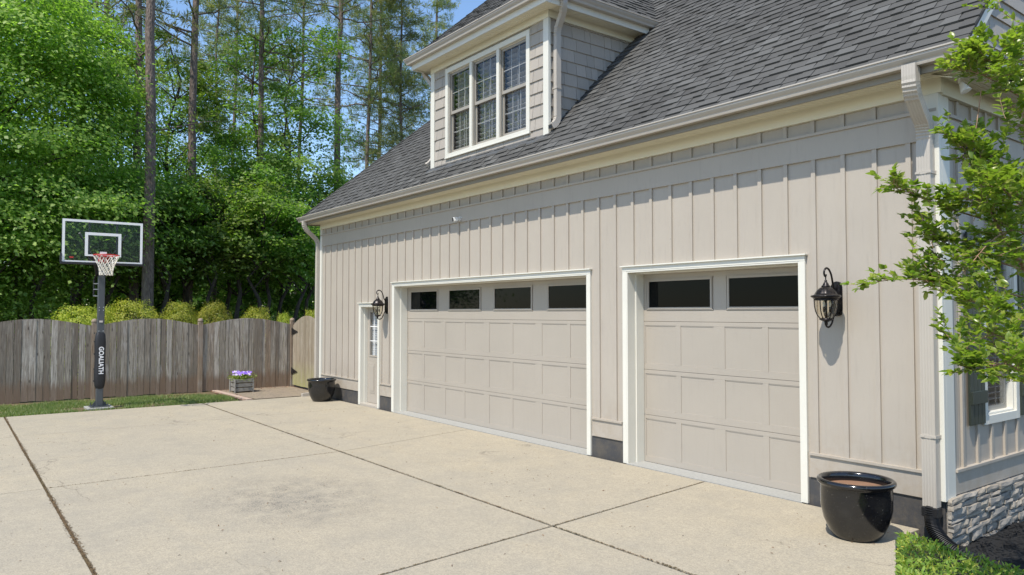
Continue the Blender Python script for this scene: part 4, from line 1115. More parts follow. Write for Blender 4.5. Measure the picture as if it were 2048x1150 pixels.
b = MB(); b.box(BX-.04, BX+.022, by0-.03, by1+.03, bz0-.05, bz0-.001); b.box(BX-.04, BX+.022, by0-.034, by0-.002, bz0-.001, bz0+.17); b.box(BX-.04, BX+.022, by1+.002, by1+.034, bz0-.001, bz0+.17)
b.build('edge_padding', M_plastic, bb, bevel=.008)
b = MB(); b.box(BX+.001, BX+.003, by0+.13, by0+.20, bz0+.075, bz0+.105); b.build('red_mark', Mat('red_print', (.45, .03, .02), .5).m, bb)
M_rim = Mat('rim_red', (.50, .022, .015), .35).m
ry = -4.755; rz_ = 3.15; Rr = .2286; rxc = BX+.15+Rr
b = MB(); b.tube([(rxc+Rr*math.cos(t*math.pi/20), ry+Rr*math.sin(t*math.pi/20), rz_) for t in range(40)], .0095, 10, closed=True)
b.box(BX+.003, BX+.012, ry-.10, ry+.10, rz_-.14, rz_+.01); b.box(BX+.012, rxc-Rr+.03, ry-.085, ry+.085, rz_-.012, rz_-.004)
for s_ in (-1, 1): b.prism([(BX+.012, ry+s_*.085, rz_-.012), (rxc-Rr+.05, ry+s_*.085, rz_-.012), (BX+.012, ry+s_*.085, rz_-.13)], (0, .005, 0))
for s_ in (-1, 1): b.tube([(BX+.02, ry+s_*.09, rz_-.01), (rxc-Rr*.5, ry+s_*Rr*.86, rz_-.008)], .007, 6)
rim = hp(b.build('rim', M_rim, smooth=False))
b = MB(); b.box(BX+.003, BX+.02, ry-.06, ry+.06, rz_+.04, rz_+.09); hp(b.build('rim_bracket', M_white))
b = MB(); nn = 12
lev = [(Rr, -.01), (.185, -.11), (.150, -.19), (.128, -.26), (.118, -.33), (.120, -.40)]
for k in range(nn):
    for i in range(len(lev)-1):
        for sg in (1, -1):
            t0 = (k+.5*(i % 2))/nn*2*math.pi; t1 = t0+sg*math.pi/nn; (r0, z0), (r1, z1) = lev[i], lev[i+1]
            b.tube([(rxc+r0*math.cos(t0), ry+r0*math.sin(t0), rz_+z0), (rxc+(r0+r1)/2*1.0*math.cos((t0+t1)/2), ry+(r0+r1)/2*math.sin((t0+t1)/2), rz_+(z0+z1)/2-.006), (rxc+r1*math.cos(t1), ry+r1*math.sin(t1), rz_+z1)], .0062, 5, cap=False)
hp(b.build('net', Mat('net_cord', (.74, .70, .60), .8).m))

# ------------------------------------------------------------------ planter with pansies
pl = empty('planter_box', (-16.2, -1.28, 0)); tag(pl, 'small grey slatted wooden planter box on the brick path', 'planter')
pl.location = (-16.2, -1.27, .008)
def plm():
    m = Mat('grey_planter_wood', (.25, .24, .22), .85); n = m.noise(5, 6, m.mapping((2, 2, 14)), .7); m.base(m.mix(m.g(n, .3, .7), (.30, .285, .255), (.15, .14, .125))); m.bump(n, .4, .005); return m.m
M_pl = plm()
for k in range(3):
    z_ = .03+k*.11
    b = MB(); b.box(-.215, .215, -.215, -.195, z_, z_+.088); b.box(-.215, .215, .195, .215, z_, z_+.088); b.box(.195, .2145, -.195, .195, z_, z_+.088); b.box(-.2145, -.195, -.195, .195, z_, z_+.088); b.build('slat', M_pl, pl, bevel=.003)
for sx_ in (-1, 1):
    for sy_ in (-1, 1):
        b = MB(); b.box(sx_*.205-.03+(.018*sx_), sx_*.205+.03+(-.0+.0), sy_*.225-.012, sy_*.225+.012, 0, .345); b.build('corner_post', M_pl, pl)
b = MB(); b.box(-.193, .193, -.193, .193, .02, .315); b.build('soil', M_soil, pl)
def leafcards(centers, normals, sizes, ratio=.6, rs=None, fold=.15):
    """kite leaves (4 verts): arrays"""
    n = len(centers); nz = normals/np.linalg.norm(normals, axis=1, keepdims=True)
    r = rs.randn(n, 3); t = r-nz*(r*nz).sum(1, keepdims=True); t /= np.linalg.norm(t, axis=1, keepdims=True); bt = np.cross(nz, t)
    s = sizes[:, None]
    V = np.stack([centers-t*s*.5, centers+bt*s*ratio*.5+nz*s*fold, centers+t*s*.5, centers-bt*s*ratio*.5+nz*s*fold], 1).reshape(-1, 3)
    return V, np.arange(n*4).reshape(-1, 4)
rs = np.random.RandomState(8)
plant = empty('pansy_plant', (-16.2, -1.27, .33)); tag(plant, 'purple and lavender pansies blooming in the wooden planter', 'flowers')
n = 900; P = rs.randn(n, 3)*[.12, .13, .045]+[0, 0, .05]; V, F = leafcards(P, rs.randn(n, 3)*.6+[0.3, 0, 1], rs.uniform(.03, .06, n), .6, rs); mesh_np('foliage', V, F, M_hedge, plant, rs.rand(n)*.2)
Vs = []; Fs = []; tn = []
fo = 0
for k in range(46):
    c = np.array([rs.uniform(-.19, .21), rs.uniform(-.22, .22), .12+rs.uniform(-.02, .065)]); nrm = Vector((1.0, rs.uniform(-.5, .3), rs.uniform(.3, 1.2))).normalized(); a1 = nrm.orthogonal().normalized(); a2 = nrm.cross(a1); t = rs.rand()
    for j in range(5):
        th = j*1.2566+rs.rand()*.3; d = a1*math.cos(th)+a2*math.sin(th); e = a1*-math.sin(th)+a2*math.cos(th); C_ = Vector(c); s_ = .033
        q = [C_, C_+d*s_*.6+e*s_*.5+nrm*.004, C_+d*s_*1.1+nrm*.008, C_+d*s_*.6-e*s_*.5+nrm*.004]; Vs += [tuple(v) for v in q]; Fs.append((fo, fo+1, fo+2, fo+3)); fo += 4; tn.append(t)
def petal():
    m = Mat('petals', (.3, .15, .6), .6); m.base(m.ramp(m.attr(), [(0, (.17, .07, .55)), (.4, (.34, .20, .72)), (.7, (.62, .48, .80)), (1, (.75, .68, .80))])); return m.m
mesh_np('blossoms', np.array(Vs), np.array(Fs), petal(), plant, np.array(tn))

# ------------------------------------------------------------------ grass strip
rs = np.random.RandomState(3)
n = 60000
gx = rs.uniform(-16.85, -14.40, n); gyy = rs.uniform(-9., -1.85, n)
dn = np.sin(gx*3.1+gyy*1.7)*np.sin(gyy*2.3-gx*1.1)+rs.randn(n)*.35
keep = (dn > -.45) & ~((np.abs(gx+14.87) < .33+.1*rs.rand(n)) & (np.abs(gyy+4.655) < .42+.2*rs.rand(n))) & (gyy < -1.85-.9*np.clip((-gx-15.6), 0, 2)) & ~((gx < -16.35-.3*rs.rand(n)))
gx, gyy = gx[keep], gyy[keep]; n = len(gx); h = rs.uniform(.035, .085, n); a = rs.rand(n)*6.28; wv = rs.uniform(.003, .006, n)*1.5; lx, ly = rs.randn(n)*.02, rs.randn(n)*.02
V = np.stack([np.stack([gx+np.cos(a)*wv, gyy+np.sin(a)*wv, np.full(n, -.02)], 1), np.stack([gx-np.cos(a)*wv, gyy-np.sin(a)*wv, np.full(n, -.02)], 1), np.stack([gx+lx*1.4, gyy+ly*1.4, h-.02], 1)], 1).reshape(-1, 3)
o = mesh_np('grass', V, np.arange(n*3).reshape(-1, 3), M_grass, None, (rs.rand(n)**3)*.9); tag(o, 'short green grass strip between driveway and wooden fence', 'grass', kind='stuff')

# leaf litter on the driveway
n = 700; x = rs.uniform(-13.5, 0, n); y = -.4-6.6*rs.rand(n)**1.3
x = np.concatenate([x, rs.randn(70)*.9-4.2]); y = np.concatenate([y, rs.randn(70)*.5-1.5]); n = len(x)
P = np.stack([x, y, np.full(n, .006)], 1); V, F = leafcards(P, rs.randn(n, 3)*.25+[0, 0, 1], rs.uniform(.010, .032, n), .4, rs, .1)
def litter():
    m = Mat('dry_litter', (.15, .09, .05), .8); m.base(m.ramp(m.attr(), [(0, (.06, .04, .025)), (.6, (.20, .11, .05)), (1, (.30, .19, .09))])); return m.m
o = mesh_np('leaf_litter', V, F, litter(), None, rs.rand(n)); tag(o, 'tiny dry leaf and bark fragments scattered over the concrete', 'leaf litter', kind='stuff')
n = 2500; P = np.stack([rs.uniform(-17., -14.45, n), rs.uniform(-2.3, .5, n), np.full(n, .008)], 1); P = P[(P[:, 1] > -1.9-.6*(P[:, 0] > -15.5)*0) & ((P[:, 1] < -1.55) | (P[:, 0] < -16.6))]; n = len(P)
V, F = leafcards(P, rs.randn(n, 3)*.5+[0, 0, 1], rs.uniform(.02, .05, n), .35, rs, .1)
def mulchr():
    m = Mat('pine_straw', (.25, .12, .06), .9); m.base(m.ramp(m.attr(), [(0, (.12, .06, .03)), (1, (.36, .18, .10))])); return m.m
o = mesh_np('pine_straw', V, F, mulchr(), None, rs.rand(n)); tag(o, 'reddish pine straw along the foot of the fence', 'pine straw', kind='stuff')

# ------------------------------------------------------------------ trees
def limb_tube(b, p0, p1, r0, r1, rr, wob=.06, n=6, sides=6):
    p0, p1 = Vector(p0), Vector(p1); L = (p1-p0).length; pts = []; rad = []
    for i in range(n+1):
        t = i/n; p = p0.lerp(p1, t); w_ = wob*L*math.sin(math.pi*t)
        p = p+Vector((rr.uniform(-1, 1), rr.uniform(-1, 1), rr.uniform(-.3, .6)))*w_*.5; pts.append(p); rad.append(r0+(r1-r0)*t)
    b.tube(pts, rad, sides, cap=False); return pts
def broadleaf(seed, H, zb, R, ncl, nl, size, tr=.13, mat=None, shape=1.0, flat=.35, name='broadleaf_tree', csz=1., off=(0, 0), limb=2):
    rr = random.Random(seed); rs = np.random.RandomState(seed); root = empty(name)
    b = MB(); pts = [Vector((rr.uniform(-.12, .12)*i*.5, rr.uniform(-.12, .12)*i*.5, -.3+(H+.0)*i/9)) for i in range(10)]
    b.tube(pts, [tr*(1-.085*i)+(.05 if i == 0 else 0) for i in range(10)], 9, cap=False)
    Cs = []; Ns = []; Sz = []; Tn = []
    cl = []
    for k in range(ncl):
        t = rs.rand()**.85; z = zb+(H-zb)*t
        env = R*(math.sin(math.pi*min(1, .12+.86*(1-t)**shape*.95+.02))**.6)*(.85+.3*rs.rand())
        th = rs.rand()*2*math.pi; ra = env*(.35+.65*rs.rand()**.5)
        cl.append((ra*math.cos(th)+off[0], ra*math.sin(th)+off[1], z+rs.randn()*.3))
    for i, c in enumerate(cl):
        c = np.array(c); 
        if i % limb == 0:
            zt = max(.3, c[2]-.55*math.hypot(c[0], c[1])-.3); j = min(8, int(max(0, zt+.3)/H*9)); base = pts[j].lerp(pts[j+1], .5)
            limb_tube(b, base, c, tr*.28*(1-.6*c[2]/H)+.012, .008, rr)
        m_ = int(nl*(.6+.8*rs.rand())); sp = (.45+.55*rs.rand())*R*.26*csz
        q = rs.randn(m_, 3)*[sp, sp, sp*flat]; q[:, 2] -= .25*(q[:, 0]**2+q[:, 1]**2)/max(sp, .01)*.5
        out = np.array([c[0], c[1], 0])*.12
        Cs.append(c+q); nn_ = rs.randn(m_, 3)*.45+[0, 0, 1]+out+q*.5/max(sp, .01)*.4; Ns.append(nn_); Sz.append(rs.uniform(.65, 1.2, m_)*size); Tn.append(np.clip(np.full(m_, rs.rand()**3*.7)+rs.randn(m_)*.12, 0, 1))
    V, F = leafcards(np.concatenate(Cs), np.concatenate(Ns), np.concatenate(Sz), .75, rs)
    b.build('trunk', M_bark, root, smooth=True); mesh_np('crown', V, F, mat or M_leaf, root, np.concatenate(Tn)); return root
def pine(seed, H, zb, R, nb, lean=(0, 0), tr=.17, name='pine_tree', tuft=.26, top=1., dens=9, bladew=.028):
    rr = random.Random(seed); rs = np.random.RandomState(seed); root = empty(name); b = MB()
    pts = [Vector((lean[0]*i/12*H+rr.uniform(-.05, .05), lean[1]*i/12*H+rr.uniform(-.05, .05), -.3+(H+.3)*i/12)) for i in range(13)]
    b.tube(pts, [tr*(1-.055*i) for i in range(13)], 12, cap=False)
    C = []
    for k in range(nb):
        t = (k+rs.rand())/nb; z = zb+(H-zb)*t; j = min(11, int(z/H*12)); base = pts[j].lerp(pts[j+1], (z/H*12) % 1)
        th = rs.rand()*6.283; L = R*(1-.7*t**top)*(.55+.6*rs.rand()); rise = rs.uniform(-.1, .45)
        tip = base+Vector((math.cos(th)*L, math.sin(th)*L, L*rise)); P_ = limb_tube(b, base, tip, .045*(1-.5*t), .01, rr, .12)
        for m_ in range(int(dens*(.6+L/R))):
            u = .35+.65*rs.rand()**.7; p = base.lerp(tip, u); C.append(np.array(p)+rs.randn(3)*[.16*L+.1, .16*L+.1, .09*L+.08]*1)
    C = np.array(C); nt_ = len(C); nbld = 22
    D = rs.randn(nt_, nbld, 3); D[:, :, 2] += .5; D /= np.linalg.norm(D, axis=2, keepdims=True)
    L = tuft*(.7+.6*rs.rand(nt_, nbld, 1)); Cc = C[:, None, :]+D*.02; tip = Cc+D*L
    sd = np.cross(D, rs.randn(nt_, nbld, 3)); sd /= np.linalg.norm(sd, axis=2, keepdims=True); sd *= bladew/2
    mid = Cc+D*L*.5
    V = np.stack([Cc, mid+sd, tip, mid-sd], 2).reshape(-1, 3); F = np.arange(len(V)).reshape(-1, 4)
    tn = np.repeat(np.clip(rs.rand(nt_)**2, 0, 1), nbld)
    b.build('trunk', M_pinebark, root, smooth=True); mesh_np('crown', V, F, M_needle, root, tn); return root

YAW = math.radians(37.126); Fh = np.array([-math.cos(YAW), math.sin(YAW)]); Rh = np.array([math.sin(YAW), math.cos(YAW)])
def at(px, X):
    """world y on plane x=X seen at photo column px"""
    d = Fh*1498+Rh*(px-1024); k = (X-CAM[0])/d[0]; return (X, CAM[1]+k*d[1])
tree_no = [0]
GW = 'broadleaf trees in the woods behind the fence'; GP = 'tall pines in the woods behind the fence'
LB = 'leafy green broadleaf tree in the woods behind the fence'
protos = [broadleaf(101, 12.5, 2.6, 3.0, 52, 260, .17, csz=.95), broadleaf(102, 15.5, 3.2, 2.7, 50, 240, .17, shape=.8, csz=.95), broadleaf(103, 9.0, 2.3, 2.9, 60, 260, .165, shape=1.2, csz=1.), broadleaf(104, 17.0, 5.0, 3.0, 46, 220, .17, csz=.95)]
spots = [  # px, X, proto, scale
 (335, -29, 1, .85), (505, -29, 3, .86), (575, -30, 3, .9), (235, -36, 3, .85),
 (275, -27.5, 2, .8), (365, -27.5, 0, .70), (480, -26.5, 2, .85), (560, -27.5, 0, .86), (620, -27.5, 2, .90), 
 (690, -33, 2, .85), (300, -35, 2, .9), (720, -37, 2, .8), (770, -42, 2, .9), (830, -44, 2, .9), (190, -31, 2, .9), (20, -35, 2, 1.1), (430, -42, 2, .9), (250, -40, 2, .8), (490, -44, 2, .9), (150, -44, 2, 1.0), (50, -46, 2, 1.2)]
def where(px, X):
    row = 'front row' if X > -28 else ('second row' if X > -35 else 'back rows')
    for lim, t in ((60, 'at the left end of the fence'), (170, 'left of the hoop'), (290, 'behind the hoop'), (400, 'behind the second fence panel'), (470, 'above the middle fence post'), (590, 'behind the right fence panel'), (665, 'beside the far garage corner'), (760, 'above the low end of the garage roof'), (2000, 'just left of the dormer')):
        if px < lim: return row+', '+t
used = [False]*4; rr = random.Random(77)
for (px, X, pi, s_) in spots:
    LB = 'green broadleaf tree of the woods, '+where(px, X); x_, y_ = at(px, X); pr_ = protos[pi]; rz_ = rr.uniform(0, 6.28); sc_ = (s_*rr.uniform(.92, 1.08), s_*rr.uniform(.92, 1.08), s_)
    if not used[pi]:
        used[pi] = True; pr_.location = (x_, y_, -.1); pr_.rotation_euler = (0, 0, rz_); pr_.scale = sc_; o = pr_; tag(o, LB, 'tree', GW)
    else: o = copy_thing(pr_, (x_, y_, -.1), rz_, sc_, LB); tag(o, LB, 'tree', GW)
# the big tree on the left
bl = broadleaf(201, 11.9, 2.2, 5.0, 320, 540, .125, .2, M_leaf2, 1.15, .24, csz=.85, limb=6); bl.location = (*at(-70, -24.5), -.1)
tag(bl, 'large dense broadleaf tree filling the left edge above the fence', 'tree')
# pines
def put(p, px, X, label, group=None, sc_=None, rz_=0):
    p.location = (*at(px, X), -.1); p.rotation_euler = (0, 0, rz_)
    if sc_: p.scale = (sc_,)*3
    tag(p, label, 'tree', group); return p
p1 = put(pine(301, 26, 17, 3.5, 40, (-.0, -.006), .185), 296, -21.5, 'tallest bare pine trunk right behind the hoop backboard, nearest of the pines')
p2 = put(pine(302, 24, 16, 3.2, 40, (0, .012), .20), 668, -30, 'bare straight pine trunk rising left of the garage roof')
p3 = put(pine(303, 22, 8.0, 3.4, 26, (0, .004), .17), 266, -25, 'pine with bare arching side branches standing just left behind the tallest trunk')
p4 = put(pine(304, 23, 12, 3.2, 34, (0, .016), .19), 372, -26, 'pine trunk half hidden by leaves right of the tallest trunk')
p5 = put(pine(305, 22, 11.5, 3.0, 34, (.0, -.0), .16), 516, -27.5, 'slim pine in the middle of the woods with needles near the top', None)
p6 = put(pine(306, 23, 13, 3.6, 50, (0, .022), .14, dens=12), 725, -33, 'thin leaning pine between the roof and the straight pine', None)
p7 = put(pine(307, 20, 5.5, 3.6, 90, (0, 0), .13, dens=13, tuft=.32), 800, -33, 'bushy young pine with low needles above the roof edge', None)
p8 = put(pine(308, 25, 12.5, 3.6, 70, (0, .006), .20, dens=12), 150, -29, 'pine behind the large left tree with dark needles at the top', None)
p9 = put(pine(309, 19, 6.5, 3.0, 60, (0, 0), .12, dens=11), 428, -36, 'small dark pine among the middle broadleaf trees', None)
for (px, X, s_, src) in ((868, -45, 1.05, p8), (900, -48, .95, p6), (755, -46, 1.05, p8), (590, -45, 1.2, p6), (205, -42, 1.15, p8), (455, -50, 1.25, p6)):
    x_, y_ = at(px, X); o = copy_thing(src, (x_, y_, -.1), rr.uniform(0, 6), s_, 'distant pine in the '+where(px, X)); tag(o, None, 'tree', 'distant pines')
# slender dark understory trunks
und = broadleaf(401, 6.5, 3.6, 1.6, 30, 120, .14, .095, limb=5); tag(und, 'slender understory tree in the shade behind the shrubs', 'tree', 'understory trees')
first = True
for (px, X, s_) in ((325, -23.0, 1.), (338, -24.5, 1.05), (425, -23.5, 1.), (470, -24, 1.1), (513, -23.2, 1.), (530, -24, 1.), (566, -24.5, 1.), (597, -23.5, .95), (150, -24, 1.), (75, -23, .95), (40, -24.5, 1.), (450, -26, 1.1), (380, -25.5, 1.), (620, -24.2, 1.), (225, -24, 1.)):
    x_, y_ = at(px, X)
    if first: und.location = (x_, y_, -.1); first = False; und['label'] = 'slender shaded tree, '+where(px, X)
    else: copy_thing(und, (x_, y_, -.1), rr.uniform(0, 6), s_, 'slender shaded tree, '+where(px, X))
# far woods and shrubby undergrowth
rs = np.random.RandomState(12)
n = 42000; yy = rs.uniform(-30, 70, n); xx = -62-rs.rand(n)*16; zz = rs.rand(n)**1.2*(8+2.*np.sin(yy*.35)+1.6*np.sin(yy*.9+1))+.2
V, F = leafcards(np.stack([xx, yy, zz], 1), rs.randn(n, 3)*.7+[.6, 0, .8], rs.uniform(.35, .75, n), .8, rs)
o = mesh_np('far_woods', V, F, M_leaf, None, rs.rand(n)**2*.8); tag(o, 'sunlit far woodland seen through gaps between the trunks', 'woods', kind='stuff')
n = 26000; yy = rs.uniform(-12, 22, n); xx = -21.5-rs.rand(n)*16; zz = rs.rand(n)**1.6*(1.5+.6*np.sin(yy*1.3)*np.sin(xx))
V, F = leafcards(np.stack([xx, yy, zz], 1), rs.randn(n, 3)*.7+[.3, 0, 1], rs.uniform(.1, .22, n), .7, rs)
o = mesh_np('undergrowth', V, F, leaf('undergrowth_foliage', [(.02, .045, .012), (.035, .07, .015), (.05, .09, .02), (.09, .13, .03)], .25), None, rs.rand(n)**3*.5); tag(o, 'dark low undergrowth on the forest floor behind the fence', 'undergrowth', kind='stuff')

# ------------------------------------------------------------------ clipped golden shrubs
def shrub(seed, R, H):
    rs = np.random.RandomState(seed); root = empty('round_shrub'); n = 15000
    d = rs.randn(n, 3); d /= np.linalg.norm(d, axis=1, keepdims=True); lump = 1+.07*np.sin(d[:, 0]*7+seed)*np.sin(d[:, 1]*6)+.05*np.sin(d[:, 2]*11+d[:, 1]*5)+.03*np.sin(d[:, 1]*19+d[:, 0]*13)
    r = (.80+.2*rs.rand(n)+np.where(rs.rand(n) < .03, .08*rs.rand(n), 0))*lump; P = np.sign(d)*np.abs(d)**np.array([.95, .95, .78])*r[:, None]*[R, R, H*.5]+[0, 0, H*.53]
    V, F = leafcards(P, d+rs.randn(n, 3)*.45, rs.uniform(.028, .055, n), .6, rs); mesh_np('foliage', V, F, M_gold, root, rs.rand(n)**2)
    b = MB(); rr = random.Random(seed)
    for k in range(5): limb_tube(b, (0, 0, -.1), (rr.uniform(-R, R)*.5, rr.uniform(-R, R)*.5, H*.75), .03, .01, rr)
    b.build('stem', M_bark, root); return root
s1 = shrub(1, .98, 2.42); tag(s1, 'x', 'shrub', 'clipped golden shrubs behind the fence')
data = [(268, .88, 1.0, 'widest clipped golden shrub above the fence, just right of the hoop pole'), (360, .56, .985, 'brightest yellow clipped shrub left of the middle fence post'), (426, .58, .985, 'round golden green shrub behind the middle fence post'),
        (513, .56, .93, 'round green gold shrub above the crest of the right fence panel'), (570, .34, .86, 'small round green shrub just left of the gate post'), (628, .44, .90, 'round shrub partly hidden by the garage corner'), (158, .75, .935, 'loose green gold shrub left of the hoop pole'), (207, .5, .93, 'green gold shrub directly behind the hoop pole')]
for i, (px, sx_, sz_, lb) in enumerate(data):
    x_, y_ = at(px, -19.3)
    if i == 0: s1.location = (x_, y_, -.1); s1.scale = (sx_, sx_, sz_); s1['label'] = lb
    else: copy_thing(s1, (x_, y_, -.1), i*1.3, (sx_, sx_, sz_), lb)

# ------------------------------------------------------------------ hedge, bottom right
def leaf6(centers, dirs, normals, L, W, curl=.12):
    """pointed leaf with midrib fold: 7 verts, 4 quads-ish (as tris/quads of 4)"""
    d = dirs/np.linalg.norm(dirs, axis=1, keepdims=True); nz = normals-d*(normals*d).sum(1, keepdims=True); nz /= np.linalg.norm(nz, axis=1, keepdims=True)+1e-9; s = np.cross(nz, d)
    L = L[:, None]; W = W[:, None]
    b0 = centers; m1 = centers+d*L*.32; m2 = centers+d*L*.68-nz*L*curl*.4; tp = centers+d*L-nz*L*curl
    l1 = m1+s*W*.5+nz*W*.16; l2 = m2+s*W*.42+nz*W*.12; r1 = m1-s*W*.5+nz*W*.16; r2 = m2-s*W*.42+nz*W*.12
    V = np.stack([b0, m1, m2, tp, l1, l2, r1, r2], 1); n = len(centers); V = V.reshape(-1, 3)
    base = np.arange(n)[:, None]*8
    F = np.concatenate([base+np.array(q) for q in ([0, 1, 4, 4], [1, 2, 5, 4], [2, 3, 5, 5], [0, 6, 1, 1], [6, 7, 2, 1], [7, 3, 2, 2])], 0)
    return V, F
def mesh_poly(name, V, F, mat, parent, tone):
    me = bpy.data.meshes.new(name); fl = []
    for f in F.tolist():
        g = []
        for i in f:
            if i not in g: g.append(i)
        fl.append(g)
    me.from_pydata(V.tolist(), [], fl); a = me.attributes.new('tone', 'FLOAT', 'FACE'); a.data.foreach_set('value', tone.astype(np.float32)); me.materials.append(mat)
    me.polygons.foreach_set('use_smooth', [True]*len(me.polygons))
    o = bpy.data.objects.new(name, me); COL.objects.link(o); o.parent = parent; return o
hedge = empty('clipped_hedge', (0, 0, 0)); tag(hedge, 'low clipped green hedge with a few yellow leaves in the bottom right corner', 'hedge')
rs = np.random.RandomState(6)
c0 = np.array([.31, -1.49]); e1 = np.array([.963, -.27]); e2 = np.array([.43, -.90]); LU, LV, HT = 2.6, 2.6, .35
def hp_(u, v, z): return np.stack([c0[0]+e1[0]*u+e2[0]*v, c0[1]+e1[1]*u+e2[1]*v, z], 1)
nt_ = 13500; u = rs.uniform(-.0, LU, nt_); v = rs.uniform(0, LV, nt_); z = HT-np.abs(rs.randn(nt_))*.03+.018*np.sin(u*9)*np.sin(v*8)
P = hp_(u, v, z); Dn = rs.randn(nt_, 3)*.8+[0, 0, .7]; 
ns_ = 4500; v2 = rs.uniform(0, LV, ns_); z2 = rs.uniform(-.1, HT, ns_); P2 = hp_(-np.abs(rs.randn(ns_))*.0+rs.rand(ns_)*.06-.01, v2, z2); D2 = rs.randn(ns_, 3)*.8+np.array([-.9, -.3, .4])
ns3 = 3000; u3 = rs.uniform(0, LU, ns3); P3 = hp_(u3, rs.rand(ns3)*.05-.01, rs.uniform(-.1, HT, ns3)); D3 = rs.randn(ns3, 3)*.8+np.array([0, .9, .4])
P = np.concatenate([P, P2, P3]); Dn = np.concatenate([Dn, D2, D3]); n = len(P)
V, F = leaf6(P, Dn, rs.randn(n, 3)*.6+[0, 0, 1], rs.uniform(.022, .055, n), rs.uniform(.009, .018, n))
ton = np.where(rs.rand(n) < .04, rs.uniform(.6, 1, n), rs.rand(n)**2*.35); mesh_poly('foliage', V, F, M_hedge, hedge, np.tile(ton, 6))
b = MB(); q = [c0+e1*.05+e2*.05, c0+e1*LU+e2*.05, c0+e1*LU+e2*LV, c0+e1*.05+e2*LV]
rr = random.Random(5)
for k in range(260):
    uu, vv = rr.uniform(.03, LU), rr.uniform(.03, LV) if k % 2 else rr.uniform(.02, .3); p = c0+e1*uu+e2*vv
    if k % 3 == 0: uu = rr.uniform(.02, .12); p = c0+e1*uu+e2*rr.uniform(0, LV)
    b.tube([(p[0], p[1], -.2), (p[0]+rr.uniform(-.04, .04), p[1]+rr.uniform(-.04, .04), .1), (p[0]+rr.uniform(-.07, .07), p[1]+rr.uniform(-.07, .07), .31)], [.004, .003, .002], 5, cap=False)
b.build('inner_branches', M_bark, hedge)
b = MB(); q2_ = [c0+e1*.13+e2*.13, c0+e1*LU+e2*.13, c0+e1*LU+e2*LV, c0+e1*.13+e2*LV]; b.prism([(p[0], p[1], -.2) for p in q2_], (0, 0, .45)); b.build('shade_core', Mat('hedge_shade_core', (.025, .035, .012), .95).m, hedge)  # solid dark block: shade inside the hedge is put into its colour

# ------------------------------------------------------------------ crape myrtle on the right
PIT = math.radians(1.95)
F3 = np.array([-math.cos(YAW)*math.cos(PIT), math.sin(YAW)*math.cos(PIT), math.sin(PIT)]); U3 = np.array([math.cos(YAW)*math.sin(PIT), -math.sin(YAW)*math.sin(PIT), math.cos(PIT)]); R3 = np.array([Rh[0], Rh[1], 0])
def W3(px, py, d): return Vector(CAM+d*(F3+R3*(px-1024)/1498-U3*(py-575)/1498))
myr = empty('crape_myrtle', (1.5, -2.1, -.2)); tag(myr, 'bright green crape myrtle reaching in from the right edge before the corner', 'tree')
rr = random.Random(31); rs = np.random.RandomState(31)
b = MB(); LP = []; LD = []
main = [  # (points (px,py,depth)), r0
 ([(2180, 1250, 4.55), (2140, 900, 4.55), (2100, 640, 4.6), (2065, 430, 4.65), (2050, 200, 4.7), (2060, 0, 4.7), (2075, -250, 4.8)], .030),
 ([(2100, 640, 4.6), (2050, 540, 4.55), (1992, 445, 4.5), (1957, 340, 4.45), (1945, 290, 4.45)], .014),
 ([(1992, 445, 4.5), (1940, 430, 4.45), (1892, 415, 4.4), (1850, 398, 4.35), (1815, 382, 4.35), (1782, 366, 4.3)], .006),
 ([(2050, 540, 4.55), (1985, 520, 4.5), (1930, 500, 4.4), (1890, 485, 4.4), (1860, 460, 4.35), (1848, 440, 4.35)], .006),
 ([(2080, 600, 4.6), (2000, 585, 4.5), (1930, 572, 4.4), (1860, 562, 4.35), (1800, 558, 4.3), (1740, 566, 4.3)], .007),
 ([(2100, 640, 4.6), (2040, 640, 4.3), (1985, 615, 4.2), (1935, 600, 4.2)], .007),
 ([(2120, 760, 4.6), (2050, 700, 4.2), (1990, 670, 4.1), (1935, 690, 4.1), (1910, 682, 4.1)], .006),
 ([(2120, 820, 4.5), (2070, 770, 4.0), (2020, 730, 3.9), (1975, 735, 3.9), (1945, 740, 3.9)], .006),
 ([(2050, 200, 4.7), (2010, 175, 4.5), (1965, 150, 4.4), (1930, 140, 4.4)], .006),
 ([(2060, 120, 4.7), (2020, 120, 4.4), (1975, 120, 4.4), (1945, 115, 4.4)], .005),
 ([(2065, 430, 4.65), (2020, 370, 4.5), (1975, 330, 4.5), (1935, 300, 4.5), (1905, 270, 4.5)], .007),
 ([(2065, 430, 4.65), (2030, 400, 4.4), (1990, 370, 4.3), (1960, 400, 4.3), (1925, 395, 4.3)], .006),
 ([(2065, 480, 4.65), (2030, 460, 4.4), (1985, 480, 4.3), (1940, 530, 4.3), (1915, 560, 4.3)], .006),
 ([(2080, 560, 4.6), (2045, 500, 4.9), (2015, 440, 5.0), (2000, 380, 5.0)], .006),
 ([(2050, 300, 4.7), (2080, 250, 4.6), (2140, 180, 4.5), (2200, 120, 4.4)], .012),
 ([(2100, 640, 4.6), (2150, 560, 4.7), (2210, 440, 4.8), (2260, 300, 4.9)], .014),
]
